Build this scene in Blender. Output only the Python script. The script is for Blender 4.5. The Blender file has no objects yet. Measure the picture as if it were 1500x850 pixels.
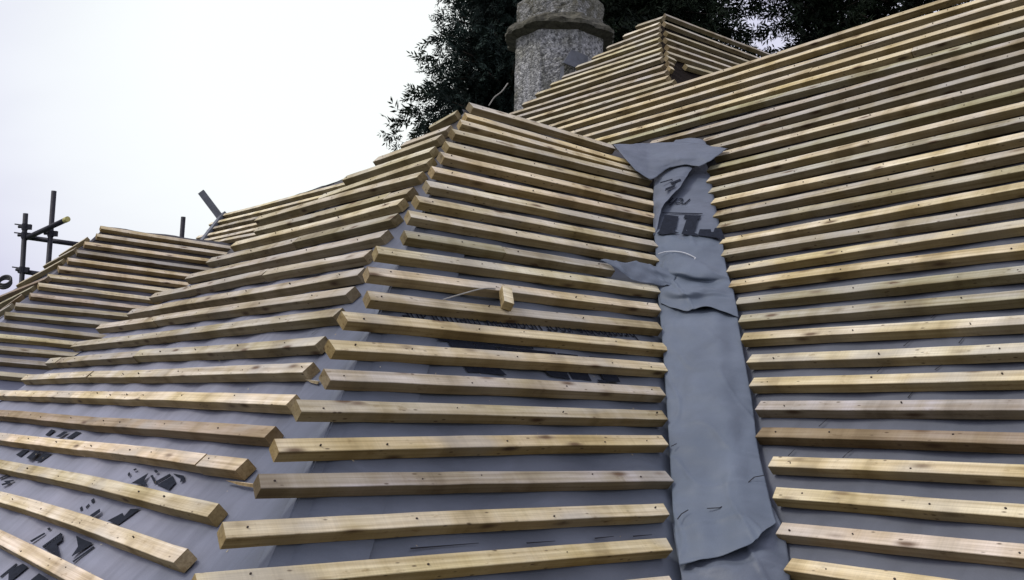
import bpy, bmesh, math, random
import numpy as np
from mathutils import Vector, Matrix, Euler

# ---------------------------------------------------------------- measurements (metres, in the frame of the house:
# x along the wing ridge, y across it, z up, origin at the top of the wing's hip)
BAT = {'C': [[0.0528, 0.0356, 0.0356, 1.043, 0.007, 0.007], [-0.038, -0.0577, -0.0577, 1.0516, -0.0929, -0.0929], [-0.1083, -0.1193, -0.1193, 1.1038, -0.1476, -0.1476], [-0.2204, -0.2045, -0.2045, 1.1255, -0.1944, -0.1944], [-0.322, -0.3035, -0.3035, 1.0423, -0.2981, -0.2981], [-0.4016, -0.3851, -0.3851, 0.9495, -0.3948, -0.3948], [-0.5135, -0.4879, -0.4879, 0.8554, -0.4876, -0.4876], [-0.6053, -0.5823, -0.5823, 0.75, -0.586, -0.586], [-0.7166, -0.6762, -0.6762, 0.6452, -0.6794, -0.6794], [-0.8033, -0.7624, -0.7624, 0.5576, -0.7691, -0.7691], [-0.8803, -0.8627, -0.8627, 0.1741, -0.863, -0.863], [-1.0514, -0.9534, -0.9534, 0.379, -0.947, -0.947], [-1.1403, -1.0469, -1.0469, 0.288, -1.0371, -1.0371], [-1.1927, -1.1395, -1.1395, 0.1828, -1.1346, -1.1346], [-1.3278, -1.2246, -1.2246, 0.1138, -1.2242, -1.2242], [-1.4203, -1.3191, -1.3191, 0.0231, -1.3127, -1.3127], [-1.4809, -1.4117, -1.4117, -0.1012, -1.408, -1.408], [-1.6091, -1.5042, -1.5042, -0.182, -1.4924, -1.4924], [-1.7111, -1.5994, -1.5994, -0.2784, -1.581, -1.581], [-1.7874, -1.6819, -1.6819, -0.3815, -1.6906, -1.6906], [-1.9114, -1.7789, -1.7789, -0.4891, -1.7831, -1.7831], [-2.0039, -1.8688, -1.8688, -0.5775, -1.8743, -1.8743], [-2.0985, -1.9519, -1.9519, -0.6654, -1.9626, -1.9626]], 'L': [[-0.0766, 0.1822, -0.0766, -0.0174, 0.0327, -0.0174], [-0.1575, 0.2742, -0.1575, -0.1494, -0.103, -0.1494], [-0.2188, 0.4308, -0.2188, -0.2148, -0.1259, -0.2148], [-0.3033, 0.6006, -0.3033, -0.3075, -0.2104, -0.3075], [-0.4071, 0.648, -0.4071, -0.4065, -0.3344, -0.4065], [-0.4287, 1.3536, -0.4287, -0.4879, -0.384, -0.4879], [-0.5419, 1.099, -0.5419, -0.586, -0.4693, -0.586], [-0.6279, 1.1953, -0.6279, -0.6491, -0.5028, -0.6491], [-0.7099, 1.3193, -0.7099, -0.7404, -0.597, -0.7404], [-0.8047, 1.3511, -0.8047, -0.8307, -0.6714, -0.8307], [-0.8918, 1.622, -0.8918, -0.9193, -0.7077, -0.9193], [-0.9898, 1.6991, -0.9898, -1.0152, -0.8181, -1.0152], [-1.0632, 1.9745, -1.0632, -1.0956, -0.8998, -1.0956], [-1.17, 2.0398, -1.17, -1.1845, -0.9742, -1.1845], [-1.2615, 2.1948, -1.2615, -1.2915, -1.072, -1.2915], [-1.3558, 2.282, -1.3558, -1.3814, -1.1625, -1.3814], [-1.4391, 3.3793, -1.4391, -1.4819, -1.2628, -1.4819], [-1.5588, 2.8133, -1.5588, -1.5765, -1.3231, -1.5765], [-1.6657, 2.3118, -1.6657, -1.6618, -1.3487, -1.6618], [-1.7672, 1.8076, -1.7672, -1.768, -1.4224, -1.768], [-1.8675, 1.3157, -1.8675, -1.8678, -1.4844, -1.8678], [-1.9555, 0.8408, -1.9555, -1.9756, -1.2184, -1.9756]], 'R': [[2.3346, 2.0656, 0.8306, 2.352, -2.7312, 0.848], [2.2478, 1.8463, 0.7438, 2.2356, -2.7904, 0.7316], [2.1413, 1.5826, 0.6373, 2.1373, -2.8475, 0.6333], [2.0302, 1.3079, 0.5262, 2.0579, -2.7266, 0.5539], [1.9426, 1.1017, 0.4386, 1.9612, -2.7651, 0.4572], [1.8654, 0.8805, 0.3614, 1.8623, -2.8032, 0.3583], [1.7388, 0.3538, 0.2348, 1.797, -2.8364, 0.293], [1.6348, -0.1618, 0.1308, 1.7177, -2.8725, 0.2137], [1.5478, -0.2549, 0.0438, 1.6201, -2.9111, 0.1161], [1.4626, -0.3942, -0.0414, 1.5384, -2.945, 0.0344], [1.3648, -0.4268, -0.1392, 1.4489, -2.9823, -0.0551], [1.2793, -0.5024, -0.2247, 1.355, -3.0195, -0.149], [1.1913, -0.5845, -0.3127, 1.269, -3.0549, -0.235], [1.1054, -0.6731, -0.3986, 1.1698, -3.0936, -0.3342], [1.0143, -0.7651, -0.4897, 1.0845, -3.1292, -0.4195], [0.9326, -0.8486, -0.5714, 0.9895, -3.1661, -0.5145], [0.8364, -0.9509, -0.6676, 0.8978, -3.2042, -0.6062], [0.7534, -1.0177, -0.7506, 0.8123, -3.2387, -0.6917], [0.6655, -1.1189, -0.8385, 0.7238, -3.2747, -0.7802], [0.5817, -1.1966, -0.9223, 0.6167, -3.3148, -0.8873], [0.4907, -1.3027, -1.0133, 0.5248, -3.3521, -0.9792], [0.4037, -1.388, -1.1003, 0.435, -3.3882, -1.069], [0.3179, -1.4654, -1.1861, 0.3368, -3.426, -1.1672], [0.228, -1.5695, -1.276, 0.2378, -3.4646, -1.2662], [0.1367, -1.6528, -1.3673, 0.1596, -3.4989, -1.3444], [0.0499, -1.7426, -1.4541, 0.07, -3.5348, -1.434], [-0.0399, -1.8179, -1.5439, -0.0247, -3.5724, -1.5287], [-0.1322, -1.9281, -1.6362, -0.1104, -3.6087, -1.6144], [-0.2206, -2.005, -1.7246, -0.2019, -3.6452, -1.7059], [-0.3136, -2.0916, -1.8176, -0.2892, -3.682, -1.7932], [-0.4038, -2.1877, -1.9078, -0.3838, -3.7196, -1.8878]], 'F': [[-0.19, 5.0942, 0.0523, 2.151, 5.0216, -0.0204], [-0.2459, 5.0018, -0.0402, 2.0026, 4.9685, -0.0734], [-0.3635, 4.9049, -0.1371, 1.8309, 4.8687, -0.1733], [-0.4484, 4.817, -0.225, 1.714, 4.7611, -0.2809], [-0.5371, 4.727, -0.315, 1.5304, 4.6782, -0.3638], [-0.6283, 4.6392, -0.4027, 1.4954, 4.5871, -0.4549], [-0.7217, 4.5536, -0.4883, 1.2685, 4.4988, -0.5432], [-0.8081, 4.4654, -0.5766, 1.0917, 4.4037, -0.6382], [-0.8865, 4.3691, -0.6729, 0.984, 4.32, -0.722], [-0.9978, 4.2781, -0.7639, 0.9507, 4.2549, -0.7871], [-1.0848, 4.194, -0.8479, 0.7236, 4.1446, -0.8974], [-1.4801, 4.1245, -0.9175, 0.6124, 4.0234, -1.0186], [-1.4934, 4.0255, -1.0164, 0.4692, 3.9618, -1.0802], [-1.5046, 3.945, -1.0969, 0.4113, 3.8722, -1.1698], [-1.517, 3.8558, -1.1862, 0.2392, 3.7797, -1.2623], [-1.5302, 3.7607, -1.2812, 0.0631, 3.6732, -1.3688]], 'M': [[1.588, 6.7225, 0.6473, 1.3219, 1.9984, 0.3812], [1.4884, 6.7652, 0.5477, 1.2297, 2.2984, 0.2889], [1.385, 6.55, 0.4443, 1.1528, 2.5518, 0.2121], [1.291, 6.6021, 0.3503, 1.0703, 2.5251, 0.1296], [1.1959, 6.251, 0.2551, 0.9917, 2.7606, 0.051], [1.1043, 5.7431, 0.1636, 0.9223, 2.7246, -0.0184]], 'T': [[3.6062, 2.281, 2.1022, 3.5771, 1.9387, 2.0731], [3.5026, 2.3488, 1.9986, 3.4802, 1.8911, 1.9762], [3.3865, 2.4472, 1.8825, 3.3818, 1.7996, 1.8778], [3.2882, 2.5188, 1.7842, 3.2791, 1.7048, 1.7751], [3.2292, 2.6786, 1.7252, 3.1796, 1.6084, 1.6756], [3.1158, 2.7448, 1.6118, 3.0837, 1.5201, 1.5797], [3.0523, 2.8306, 1.5483, 2.99, 1.4196, 1.486], [2.965, 2.9388, 1.461, 2.9073, 1.3436, 1.4033], [2.8695, 3.0131, 1.3655, 2.8179, 1.2528, 1.3139], [2.7576, 3.0779, 1.2536, 2.6917, 1.121, 1.1877], [2.6676, 2.8743, 1.1636, 2.5853, 0.9862, 1.0813], [2.5608, 2.6191, 1.0568, 2.4998, 0.8986, 0.9958], [2.4445, 2.3274, 0.9405, 2.4132, 0.7617, 0.9092]], 'TR': [[3.6982, 2.0411, 2.164, 5.6391, 2.0978, 2.2208], [3.4693, 1.8416, 1.9646, 5.2095, 1.8823, 2.0053], [3.2718, 1.6413, 1.7642, 4.8509, 1.7179, 1.8409], [3.1058, 1.4998, 1.6227, 4.5118, 1.5517, 1.6747], [2.9864, 1.3685, 1.4914, 4.2241, 1.4254, 1.5483], [2.857, 1.2507, 1.3737, 3.9563, 1.305, 1.4279], [2.9436, 1.1356, 1.2586, 3.6999, 1.1906, 1.3135], [2.7608, 1.1668, 1.2897, 2.8459, 1.155, 1.2779], [2.6729, 1.0763, 1.1992, 2.7322, 1.0671, 1.1901], [2.6005, 0.9967, 1.1197, 2.6413, 0.9925, 1.1154]], 'G': [[-0.4022, 5.4338, -0.1848, -0.2705, 5.165, -0.0531], [-0.4951, 5.5296, -0.2777, -0.3946, 5.0176, -0.1773], [-0.6814, 5.6483, -0.4641, -0.5164, 4.9033, -0.299], [-0.8196, 6.3875, -0.6022, -0.7272, 4.5066, -0.5098], [-0.9917, 5.8284, -0.7743, -0.8012, 4.5901, -0.5839], [-1.4128, 4.8977, -1.1954, -0.8779, 4.6458, -0.6605], [-1.2432, 5.1725, -1.0258, -0.9645, 4.5372, -0.7471]]}
FELT = {'low': [[[0.3952, -0.9379, -0.9627], [0.4316, -1.0511, -0.9773], [0.4811, -1.1602, -0.9871], [0.5033, -1.2729, -1.0227]], [[0.1479, -1.1931, -1.2154], [0.1704, -1.2983, -1.2184], [0.211, -1.418, -1.234], [0.2707, -1.4953, -1.2515]], [[-0.0647, -1.4052, -1.4278], [-0.0428, -1.5069, -1.4274], [0.004, -1.6242, -1.4382], [0.0747, -1.6858, -1.4479]], [[-0.2457, -1.5856, -1.6086], [-0.2218, -1.6795, -1.6052], [-0.1736, -1.7951, -1.612], [-0.0934, -1.8383, -1.6102]], [[-0.3927, -1.7302, -1.7547], [-0.37, -1.823, -1.7529], [-0.297, -1.9193, -1.7333], [-0.2026, -1.9515, -1.7185]], [[-0.5059, -1.843, -1.8653], [-0.4756, -1.9413, -1.8608], [-0.3881, -2.0105, -1.8146], [-0.2777, -2.0293, -1.7871]], [[-0.5882, -1.9348, -1.9462], [-0.5325, -2.0063, -1.9182], [-0.4637, -2.0858, -1.8752], [-0.3232, -2.077, -1.8211]]], 'bottom': [[[-0.4728, -1.8053, -1.8503], [-0.4042, -1.8817, -1.8358], [-0.3052, -1.9462, -1.7931], [-0.2356, -1.9909, -1.7711]], [[-0.5458, -1.8895, -1.9274], [-0.4752, -1.9538, -1.8949], [-0.3863, -2.0337, -1.8617], [-0.301, -2.0823, -1.8413]], [[-0.5941, -1.9479, -1.9746], [-0.5589, -2.0356, -1.9656], [-0.4787, -2.1158, -1.9329], [-0.3702, -2.1546, -1.9167]], [[-0.6482, -2.0006, -2.0281], [-0.6304, -2.1063, -2.0318], [-0.546, -2.1778, -2.0106], [-0.4558, -2.2191, -1.9944]], [[-0.7335, -2.0851, -2.1131], [-0.7295, -2.1874, -2.1291], [-0.6678, -2.2692, -2.1211], [-0.5768, -2.3161, -2.1063]], [[-0.8243, -2.1734, -2.203], [-0.8177, -2.2701, -2.2152], [-0.7583, -2.3472, -2.2069], [-0.6686, -2.3955, -2.1935]]], 'mid': [[[0.7643, -0.5683, -0.5885], [0.7936, -0.6892, -0.6104], [0.8236, -0.8135, -0.6356], [0.8616, -0.9185, -0.6634]], [[0.6303, -0.7068, -0.7241], [0.6539, -0.8222, -0.7376], [0.6948, -0.9349, -0.7517], [0.7428, -1.0262, -0.7781]], [[0.5099, -0.8231, -0.838], [0.486, -0.9792, -0.8717], [0.5274, -1.0838, -0.8923], [0.6284, -1.1371, -0.8862]], [[0.4452, -0.8956, -0.9081], [0.4851, -0.9882, -0.9153], [0.5357, -1.0845, -0.9246], [0.5889, -1.1835, -0.9307]], [[0.3895, -0.9512, -0.9613], [0.3617, -1.1047, -0.9915], [0.4375, -1.1743, -0.9751], [0.5519, -1.2274, -0.9679]], [[0.3461, -0.9953, -1.005], [0.3576, -1.1161, -1.0306], [0.4199, -1.1964, -1.0191], [0.4885, -1.2881, -1.0253]], [[0.3153, -1.0276, -1.0338], [0.3091, -1.1698, -1.076], [0.357, -1.2632, -1.0612], [0.4086, -1.3681, -1.1028]]], 'text': [[[1.4211, 0.0189, 0.0299], [1.4541, -0.0738, 0.0184], [1.4797, -0.1709, 0.0007], [1.4986, -0.2762, -0.0319]], [[1.1557, -0.2073, -0.2183], [1.1833, -0.3171, -0.2322], [1.2216, -0.4144, -0.2421], [1.3041, -0.4819, -0.2281]], [[0.9297, -0.4136, -0.437], [0.9563, -0.5349, -0.4508], [0.9933, -0.6385, -0.4639], [1.0662, -0.7141, -0.4638]], [[0.7087, -0.6248, -0.6543], [0.7313, -0.7448, -0.6727], [0.7687, -0.8601, -0.6948], [0.8284, -0.9533, -0.7046]]], 'twist': [[[1.2916, -0.2144, -0.0826], [1.2701, -0.3036, -0.1109], [1.2758, -0.3575, -0.1275], [1.3334, -0.3859, -0.1144]], [[1.1499, -0.2327, -0.1968], [1.1226, -0.3566, -0.2231], [1.1378, -0.4154, -0.2232], [1.2016, -0.4219, -0.1981]], [[1.0291, -0.3204, -0.3151], [0.9942, -0.4251, -0.3415], [1.0079, -0.4789, -0.3406], [1.0513, -0.4872, -0.3166]], [[0.9006, -0.4406, -0.4454], [0.8739, -0.4936, -0.4609], [0.8702, -0.5248, -0.4626], [0.9159, -0.5062, -0.4208]], [[0.7052, -0.6235, -0.6411], [0.7167, -0.6217, -0.6258], [0.7476, -0.6064, -0.5958], [0.8264, -0.5515, -0.5185]]], 'fold': [[[0.9992, -0.0425, -0.0114], [1.3285, -0.0019, 0.0694], [1.4307, -0.1722, 0.0635], [1.4485, -0.3082, 0.0238], [1.4339, -0.4935, -0.039]], [[1.0031, -0.0819, -0.0495], [1.217, -0.107, -0.0212], [1.2939, -0.2923, -0.0423], [1.3494, -0.3916, -0.0509], [1.3691, -0.4894, -0.0813]], [[0.9933, -0.1502, -0.1183], [1.1315, -0.1878, -0.1074], [1.2179, -0.3298, -0.1101], [1.2831, -0.4092, -0.1052], [1.2978, -0.4917, -0.1292]], [[0.9944, -0.2219, -0.192], [1.0715, -0.2447, -0.1823], [1.1623, -0.2909, -0.1513], [1.2216, -0.3755, -0.1483], [1.2415, -0.4542, -0.1666]], [[1.0421, -0.2879, -0.2478], [1.0504, -0.2999, -0.2409], [1.1149, -0.2947, -0.1985], [1.2132, -0.2848, -0.1333], [1.2418, -0.3187, -0.1343]]], 'head': [[[1.529, -0.0331, 0.1276], [1.5576, -0.0925, 0.1295], [1.5859, -0.1514, 0.119], [1.5871, -0.2018, 0.0926]], [[1.4433, -0.0831, 0.0676], [1.4723, -0.1667, 0.0607], [1.5122, -0.2294, 0.056], [1.5172, -0.2855, 0.0258]], [[1.3823, -0.1381, -0.0035], [1.4046, -0.2258, -0.0162], [1.4444, -0.287, -0.0203], [1.4414, -0.3729, -0.0531]]], 'flap': [[[0.0994, -0.8807, -0.859], [0.2114, -0.8754, -0.8509], [0.3573, -0.8576, -0.8377], [0.4488, -0.8834, -0.8419], [0.5145, -0.938, -0.8583]], [[0.1254, -0.8917, -0.8717], [0.2145, -0.9016, -0.8771], [0.3462, -0.8809, -0.8628], [0.4167, -0.9132, -0.8731], [0.479, -0.9697, -0.8899]], [[0.1629, -0.9077, -0.8896], [0.2168, -0.9324, -0.9125], [0.329, -0.9139, -0.8922], [0.4163, -0.922, -0.9015], [0.4613, -0.9776, -0.9138]], [[0.1895, -0.9307, -0.9154], [0.2427, -0.9481, -0.9318], [0.3327, -0.935, -0.9178], [0.392, -0.9526, -0.9281], [0.4479, -0.9778, -0.9335]], [[0.2184, -0.9554, -0.9409], [0.2669, -0.9572, -0.9418], [0.3211, -0.9541, -0.9387], [0.3863, -0.962, -0.9476], [0.4319, -0.9882, -0.9511]]]}
MARK_L = [[[-1.719, -0.6242, -1.777], [-1.6835, -0.6767, -1.7415], [-1.7047, -0.7033, -1.7627], [-1.7163, -0.761, -1.7743]], [[-1.7109, -0.8288, -1.7689], [-1.6808, -0.8735, -1.7388], [-1.6962, -0.9436, -1.7542], [-1.7176, -0.9477, -1.7755]], [[-1.6903, -0.7121, -1.7483], [-1.687, -0.7246, -1.745], [-1.7021, -0.7943, -1.7601], [-1.6764, -0.8375, -1.7344], [-1.6802, -0.8581, -1.7382], [-1.7098, -0.807, -1.7678]], [[-1.675, -0.8613, -1.733], [-1.6762, -0.9521, -1.7342], [-1.6873, -0.985, -1.7453], [-1.6945, -0.9695, -1.7525], [-1.6837, -0.9489, -1.7417], [-1.68, -0.8958, -1.738]], [[-1.8213, -0.7392, -1.8793], [-1.7944, -0.7891, -1.8524], [-1.8009, -0.8252, -1.8589], [-1.7811, -0.8168, -1.839], [-1.7746, -0.8841, -1.8326], [-1.8234, -0.8465, -1.8814]], [[-1.8208, -0.5641, -1.8788], [-1.7987, -0.5877, -1.8567], [-1.8061, -0.6202, -1.864], [-1.8232, -0.6066, -1.8812]], [[-1.8767, -0.6313, -1.9347], [-1.8778, -0.8013, -1.9358], [-1.9072, -0.7624, -1.9652], [-1.9193, -0.7444, -1.9773], [-1.8954, -0.7217, -1.9534]], [[-1.6962, -0.5192, -1.7542], [-1.6895, -0.514, -1.7474], [-1.6953, -0.5441, -1.7533], [-1.7026, -0.5479, -1.7606]], [[-1.6812, -0.5255, -1.7392], [-1.6762, -0.5373, -1.7342], [-1.6796, -0.5558, -1.7376], [-1.6844, -0.5467, -1.7424]], [[-1.7837, -0.4483, -1.8417], [-1.7783, -0.4503, -1.8363], [-1.7851, -0.4851, -1.8431], [-1.7897, -0.4803, -1.8477]], [[-1.8096, -0.42, -1.8676], [-1.8042, -0.4219, -1.8622], [-1.8107, -0.4528, -1.8686], [-1.8172, -0.4553, -1.8752]], [[-1.8039, -0.4587, -1.8619], [-1.7936, -0.457, -1.8516], [-1.7965, -0.473, -1.8545], [-1.8066, -0.4774, -1.8646]], [[-1.6755, -0.6979, -1.7335], [-1.6713, -0.7078, -1.7293], [-1.6776, -0.7452, -1.7355], [-1.6813, -0.7329, -1.7393]], [[-1.6964, 0.9362, -1.7544], [-1.6738, 0.9171, -1.7317], [-1.6717, 0.8211, -1.7297], [-1.701, 0.8365, -1.7589]], [[-1.701, 0.7396, -1.759], [-1.6727, 0.7356, -1.7307], [-1.6712, 0.6368, -1.7292], [-1.7053, 0.6467, -1.7633]], [[-1.7063, 0.5774, -1.7642], [-1.6735, 0.5888, -1.7315], [-1.6724, 0.4634, -1.7304], [-1.7066, 0.4969, -1.7645]], [[-1.6062, 0.8442, -1.6642], [-1.5813, 0.8473, -1.6393], [-1.584, 0.7712, -1.642], [-1.6071, 0.781, -1.6651]], [[-1.6084, 0.6732, -1.6664], [-1.5851, 0.6409, -1.6431], [-1.5851, 0.5741, -1.6431], [-1.6089, 0.6027, -1.6669]], [[-1.6096, 0.5151, -1.6676], [-1.581, 0.4838, -1.639], [-1.5839, 0.3988, -1.6419], [-1.6104, 0.4302, -1.6684]], [[-1.9262, -0.4749, -1.9842], [-1.8815, -0.5047, -1.9395], [-1.895, -0.5532, -1.953], [-1.9069, -0.5434, -1.9648], [-1.9288, -0.6576, -1.9867]], [[-1.8746, -0.6246, -1.9326], [-1.8812, -0.8011, -1.9391], [-1.9205, -0.7517, -1.9785], [-1.8955, -0.7196, -1.9534]], [[-2.0003, -0.3819, -2.0583], [-1.9749, -0.4391, -2.0329], [-1.9763, -0.508, -2.0343], [-2.0144, -0.4928, -2.0724], [-2.02, -0.4672, -2.0779]], [[-1.997, -0.6304, -2.055], [-1.9777, -0.6403, -2.0357], [-1.9805, -0.7527, -2.0384], [-1.9867, -0.7891, -2.0447], [-2.0016, -0.6736, -2.0595]], [[-1.9232, -0.2944, -1.9812], [-1.8929, -0.3428, -1.9508], [-1.8952, -0.3649, -1.9532], [-1.9245, -0.3257, -1.9825]], [[-1.9232, -0.4454, -1.9812], [-1.8795, -0.4808, -1.9375], [-1.8822, -0.4981, -1.9401], [-1.9261, -0.4647, -1.9841]], [[-1.9277, -0.7873, -1.9857], [-1.8833, -0.8242, -1.9412], [-1.8848, -0.8414, -1.9428], [-1.9301, -0.8047, -1.9881]], [[-2.0206, -0.3632, -2.0786], [-1.9804, -0.3815, -2.0384], [-1.9816, -0.4026, -2.0396], [-2.0219, -0.3861, -2.0799]], [[-1.8819, -0.3297, -1.9399], [-1.8771, -0.3397, -1.9351], [-1.8807, -0.3693, -1.9387], [-1.8852, -0.363, -1.9432]], [[-1.7838, -0.4442, -1.8418], [-1.7768, -0.4501, -1.8348], [-1.7842, -0.4827, -1.8421], [-1.791, -0.4786, -1.8489]], [[-1.8103, -0.4222, -1.8683], [-1.8048, -0.4266, -1.8628], [-1.812, -0.4577, -1.87], [-1.8169, -0.4532, -1.8749]], [[-1.7861, 0.7941, -1.8441], [-1.7682, 0.7363, -1.8261], [-1.7709, 0.7094, -1.8288], [-1.7914, 0.7683, -1.8493]], [[-1.7931, 0.6875, -1.8511], [-1.7817, 0.5825, -1.8397], [-1.7848, 0.5542, -1.8428], [-1.7966, 0.6359, -1.8545]], [[-1.8042, 0.6768, -1.8621], [-1.7894, 0.6008, -1.8474], [-1.7938, 0.5664, -1.8518], [-1.8081, 0.6361, -1.8661]]]
MARK_C = [[[-0.638, -1.2419, -1.2998], [-0.4718, -1.2436, -1.3015], [-0.4843, -1.3425, -1.4004], [-0.569, -1.3344, -1.3924]], [[-0.4638, -1.2456, -1.3036], [-0.3655, -1.2471, -1.3051], [-0.3834, -1.3428, -1.4008], [-0.472, -1.3395, -1.3975]], [[-0.3091, -1.2488, -1.3067], [-0.2094, -1.2506, -1.3086], [-0.2388, -1.3415, -1.3994], [-0.3155, -1.3423, -1.4003]], [[-0.9359, -1.2359, -1.2939], [-0.8379, -1.2361, -1.294], [-0.7669, -1.3415, -1.3995], [-0.9271, -1.338, -1.396]], [[-0.8276, -1.2377, -1.2957], [-0.7412, -1.239, -1.297], [-0.7379, -1.2581, -1.316], [-0.824, -1.2565, -1.3145]], [[-0.7275, -1.2405, -1.2985], [-0.6477, -1.2425, -1.3005], [-0.6511, -1.2622, -1.3202], [-0.7231, -1.2619, -1.3199]], [[-0.9724, -1.2291, -1.2871], [-0.5647, -1.232, -1.29], [-0.5678, -1.2397, -1.2977], [-0.9715, -1.2361, -1.2941]], [[-0.3506, -1.3365, -1.3945], [-0.3034, -1.3368, -1.3948], [-0.3063, -1.3468, -1.4048], [-0.3487, -1.3486, -1.4066]]]
MARK_V = [[[0.8656, -0.5523, -0.5023], [0.8862, -0.6245, -0.5165], [0.7691, -0.7023, -0.6188], [0.7702, -0.7318, -0.6292], [0.7181, -0.6693, -0.6384], [0.7153, -0.6364, -0.6279], [0.7403, -0.6311, -0.6103]], [[0.9101, -0.6437, -0.5087], [0.9411, -0.7225, -0.5187], [0.9178, -0.7336, -0.5374], [0.9083, -0.7287, -0.5415], [0.8031, -0.7972, -0.633], [0.8011, -0.82, -0.6428], [0.7869, -0.8321, -0.6562], [0.7652, -0.7491, -0.6387], [0.792, -0.7342, -0.6164], [0.8893, -0.6752, -0.5335], [0.8817, -0.6597, -0.5324]], [[0.8389, -0.8005, -0.6118], [0.8626, -0.8478, -0.6147], [0.8448, -0.8666, -0.6329], [0.8492, -0.8754, -0.6334], [0.8811, -0.8574, -0.6067], [0.8894, -0.8878, -0.6129], [0.8268, -0.9627, -0.6801], [0.7916, -0.8281, -0.6517]], [[0.8799, -0.5208, -0.4816], [0.9621, -0.7135, -0.5022], [0.9554, -0.7192, -0.5085], [0.8722, -0.5279, -0.4891]]]
TXT_V = [[1.0495, -0.5676, -0.3929], [1.0174, -0.4661, -0.3751], [0.9876, -0.621, -0.4517]]
MARK_TW = [[[1.0393, -0.4269, -0.2866], [1.0969, -0.4468, -0.258], [1.0883, -0.4638, -0.2698], [1.0325, -0.4473, -0.2985]], [[0.9849, -0.4477, -0.3285], [1.0417, -0.4675, -0.3004], [1.016, -0.481, -0.3215], [0.9612, -0.4646, -0.3496]], [[1.0235, -0.3739, -0.2767], [1.0801, -0.4092, -0.2545], [1.072, -0.4166, -0.2623], [1.0143, -0.3823, -0.2856]]]
TXT_C = [[0.0441, -1.1117, -1.1697], [-1.0678, -1.1372, -1.1952], [-0.0072, -1.1585, -1.2165]]
SLIT_R = [[[0.3975, -2.1879, -1.1645], [0.4169, -2.2024, -1.1451]], [[0.2962, -2.1434, -1.2658], [0.3189, -2.1581, -1.243]], [[0.2989, -2.3324, -1.263], [0.3223, -2.3393, -1.2397]], [[0.2069, -2.0969, -1.355], [0.2258, -2.1084, -1.3362]], [[0.2098, -2.2971, -1.3522], [0.2277, -2.313, -1.3343]], [[0.1184, -2.2547, -1.4436], [0.1383, -2.2603, -1.4237]], [[0.0219, -1.9959, -1.5401], [0.0504, -2.0133, -1.5116]], [[-0.0747, -1.945, -1.6367], [-0.0525, -1.9555, -1.6145]], [[-0.0721, -2.1424, -1.6341], [-0.0573, -2.1498, -1.6193], [-0.0443, -2.1631, -1.6062]]]
SLIT_L = [[[-1.2141, -0.8299, -1.2721], [-1.1947, -0.845, -1.2527]], [[-1.1895, 1.4137, -1.2475], [-1.1617, 1.3566, -1.2197]], [[-1.7449, 0.0526, -1.8028], [-1.7327, 0.0132, -1.7907]]]
SLIT_C = [[[-1.4344, -1.8063, -1.8643], [-1.2221, -1.8052, -1.8632]], [[-1.0664, -1.8131, -1.8711], [-0.9636, -1.8134, -1.8714]], [[-0.8136, -1.814, -1.872], [-0.7357, -1.8125, -1.8705]], [[-0.6603, -1.8161, -1.8741], [-0.5779, -1.8155, -1.8735]], [[0.328, -1.1429, -1.2009], [0.3289, -1.1458, -1.2038]]]
SLIT_V = [[[-0.2743, -1.9252, -1.725], [-0.2322, -1.9297, -1.7003], [-0.2104, -1.9497, -1.6942]], [[-0.4083, -1.8864, -1.7944], [-0.3849, -1.9159, -1.7908], [-0.359, -1.9265, -1.7785]], [[-0.4899, -1.8395, -1.828], [-0.4678, -1.8363, -1.8129], [-0.4445, -1.8432, -1.8009]], [[-0.2799, -1.6255, -1.6164], [-0.2606, -1.6325, -1.607]]]
STRING = [[0.5607, -0.7884, -0.7648], [0.5901, -0.808, -0.7537], [0.6145, -0.8488, -0.7537], [0.6243, -0.8979, -0.7659], [0.6174, -0.9565, -0.7921], [0.6103, -0.9665, -0.8003], [0.5734, -0.9664, -0.8234], [0.5211, -0.9482, -0.8493]]
BLOCK = [[-0.6266, -1.0966, -1.0966], [-0.5526, -1.0833, -1.0833], [-0.6094, -1.1639, -1.1639], [-0.6671, -1.1744, -1.1744]]
BLKTW = [[-0.9224, -1.1814, -1.1531], [-0.8146, -1.1577, -1.1294], [-0.722, -1.1323, -1.104], [-0.6477, -1.1109, -1.0826]]
ROWTR = 0
SC = {'p1': [[-0.006, 8.582, 0.684], [0.012, 8.5674, -0.0772]], 'p2': [[0.1783, 8.1746, 0.9163], [0.1842, 8.1698, 0.085]], 'brace': [[0.0174, 8.6274, 0.3946], [0.1968, 7.6441, 0.5111]], 'led': [[0.0096, 8.6981, 0.4266], [0.4951, 8.0459, 0.3153]], 'led2': [[0.0063, 8.7009, 0.0228], [0.1796, 8.4312, -0.0238]], 'p3': [[1.7887, 8.4122, 0.8861], [1.7876, 8.4131, 0.5882]], 'board': [[1.3675, 6.8216, 0.8867], [1.5468, 6.6759, 0.6058]]}
RING = [-1.1997, 3.7536, -0.6766]
CH = {'c': [3.725, 3.4885, 2.0291], 'band': [3.4529, 3.1942, 2.304], 'top': [3.5105, 3.2762, 2.9162]}
TREE = {'a': [6.5013, 7.804, 1.6904], 'b': [10.9351, 9.3552, 2.6178], 'c': [12.4135, 9.4424, 2.8623], 'd': [14.7591, 7.5363, 2.9423], 'e': [16.1267, 6.425, 2.9889], 'f': [9.2421, 9.4424, 2.366]}
SPRIG = [[2.5625, 3.1446, 1.2951], [2.5996, 3.1145, 1.3738], [2.6517, 3.0722, 1.4338], [2.6937, 3.038, 1.513]]
SPL = [[[-1.6837, -1.2708, -1.7261], [-1.686, -1.4558, -1.7284]], [[-1.3935, -1.1484, -1.4359], [-1.4055, -1.249, -1.4479]]]
NE = (-0.506, -0.302, 0.808)
CHR = 0.50


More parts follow.
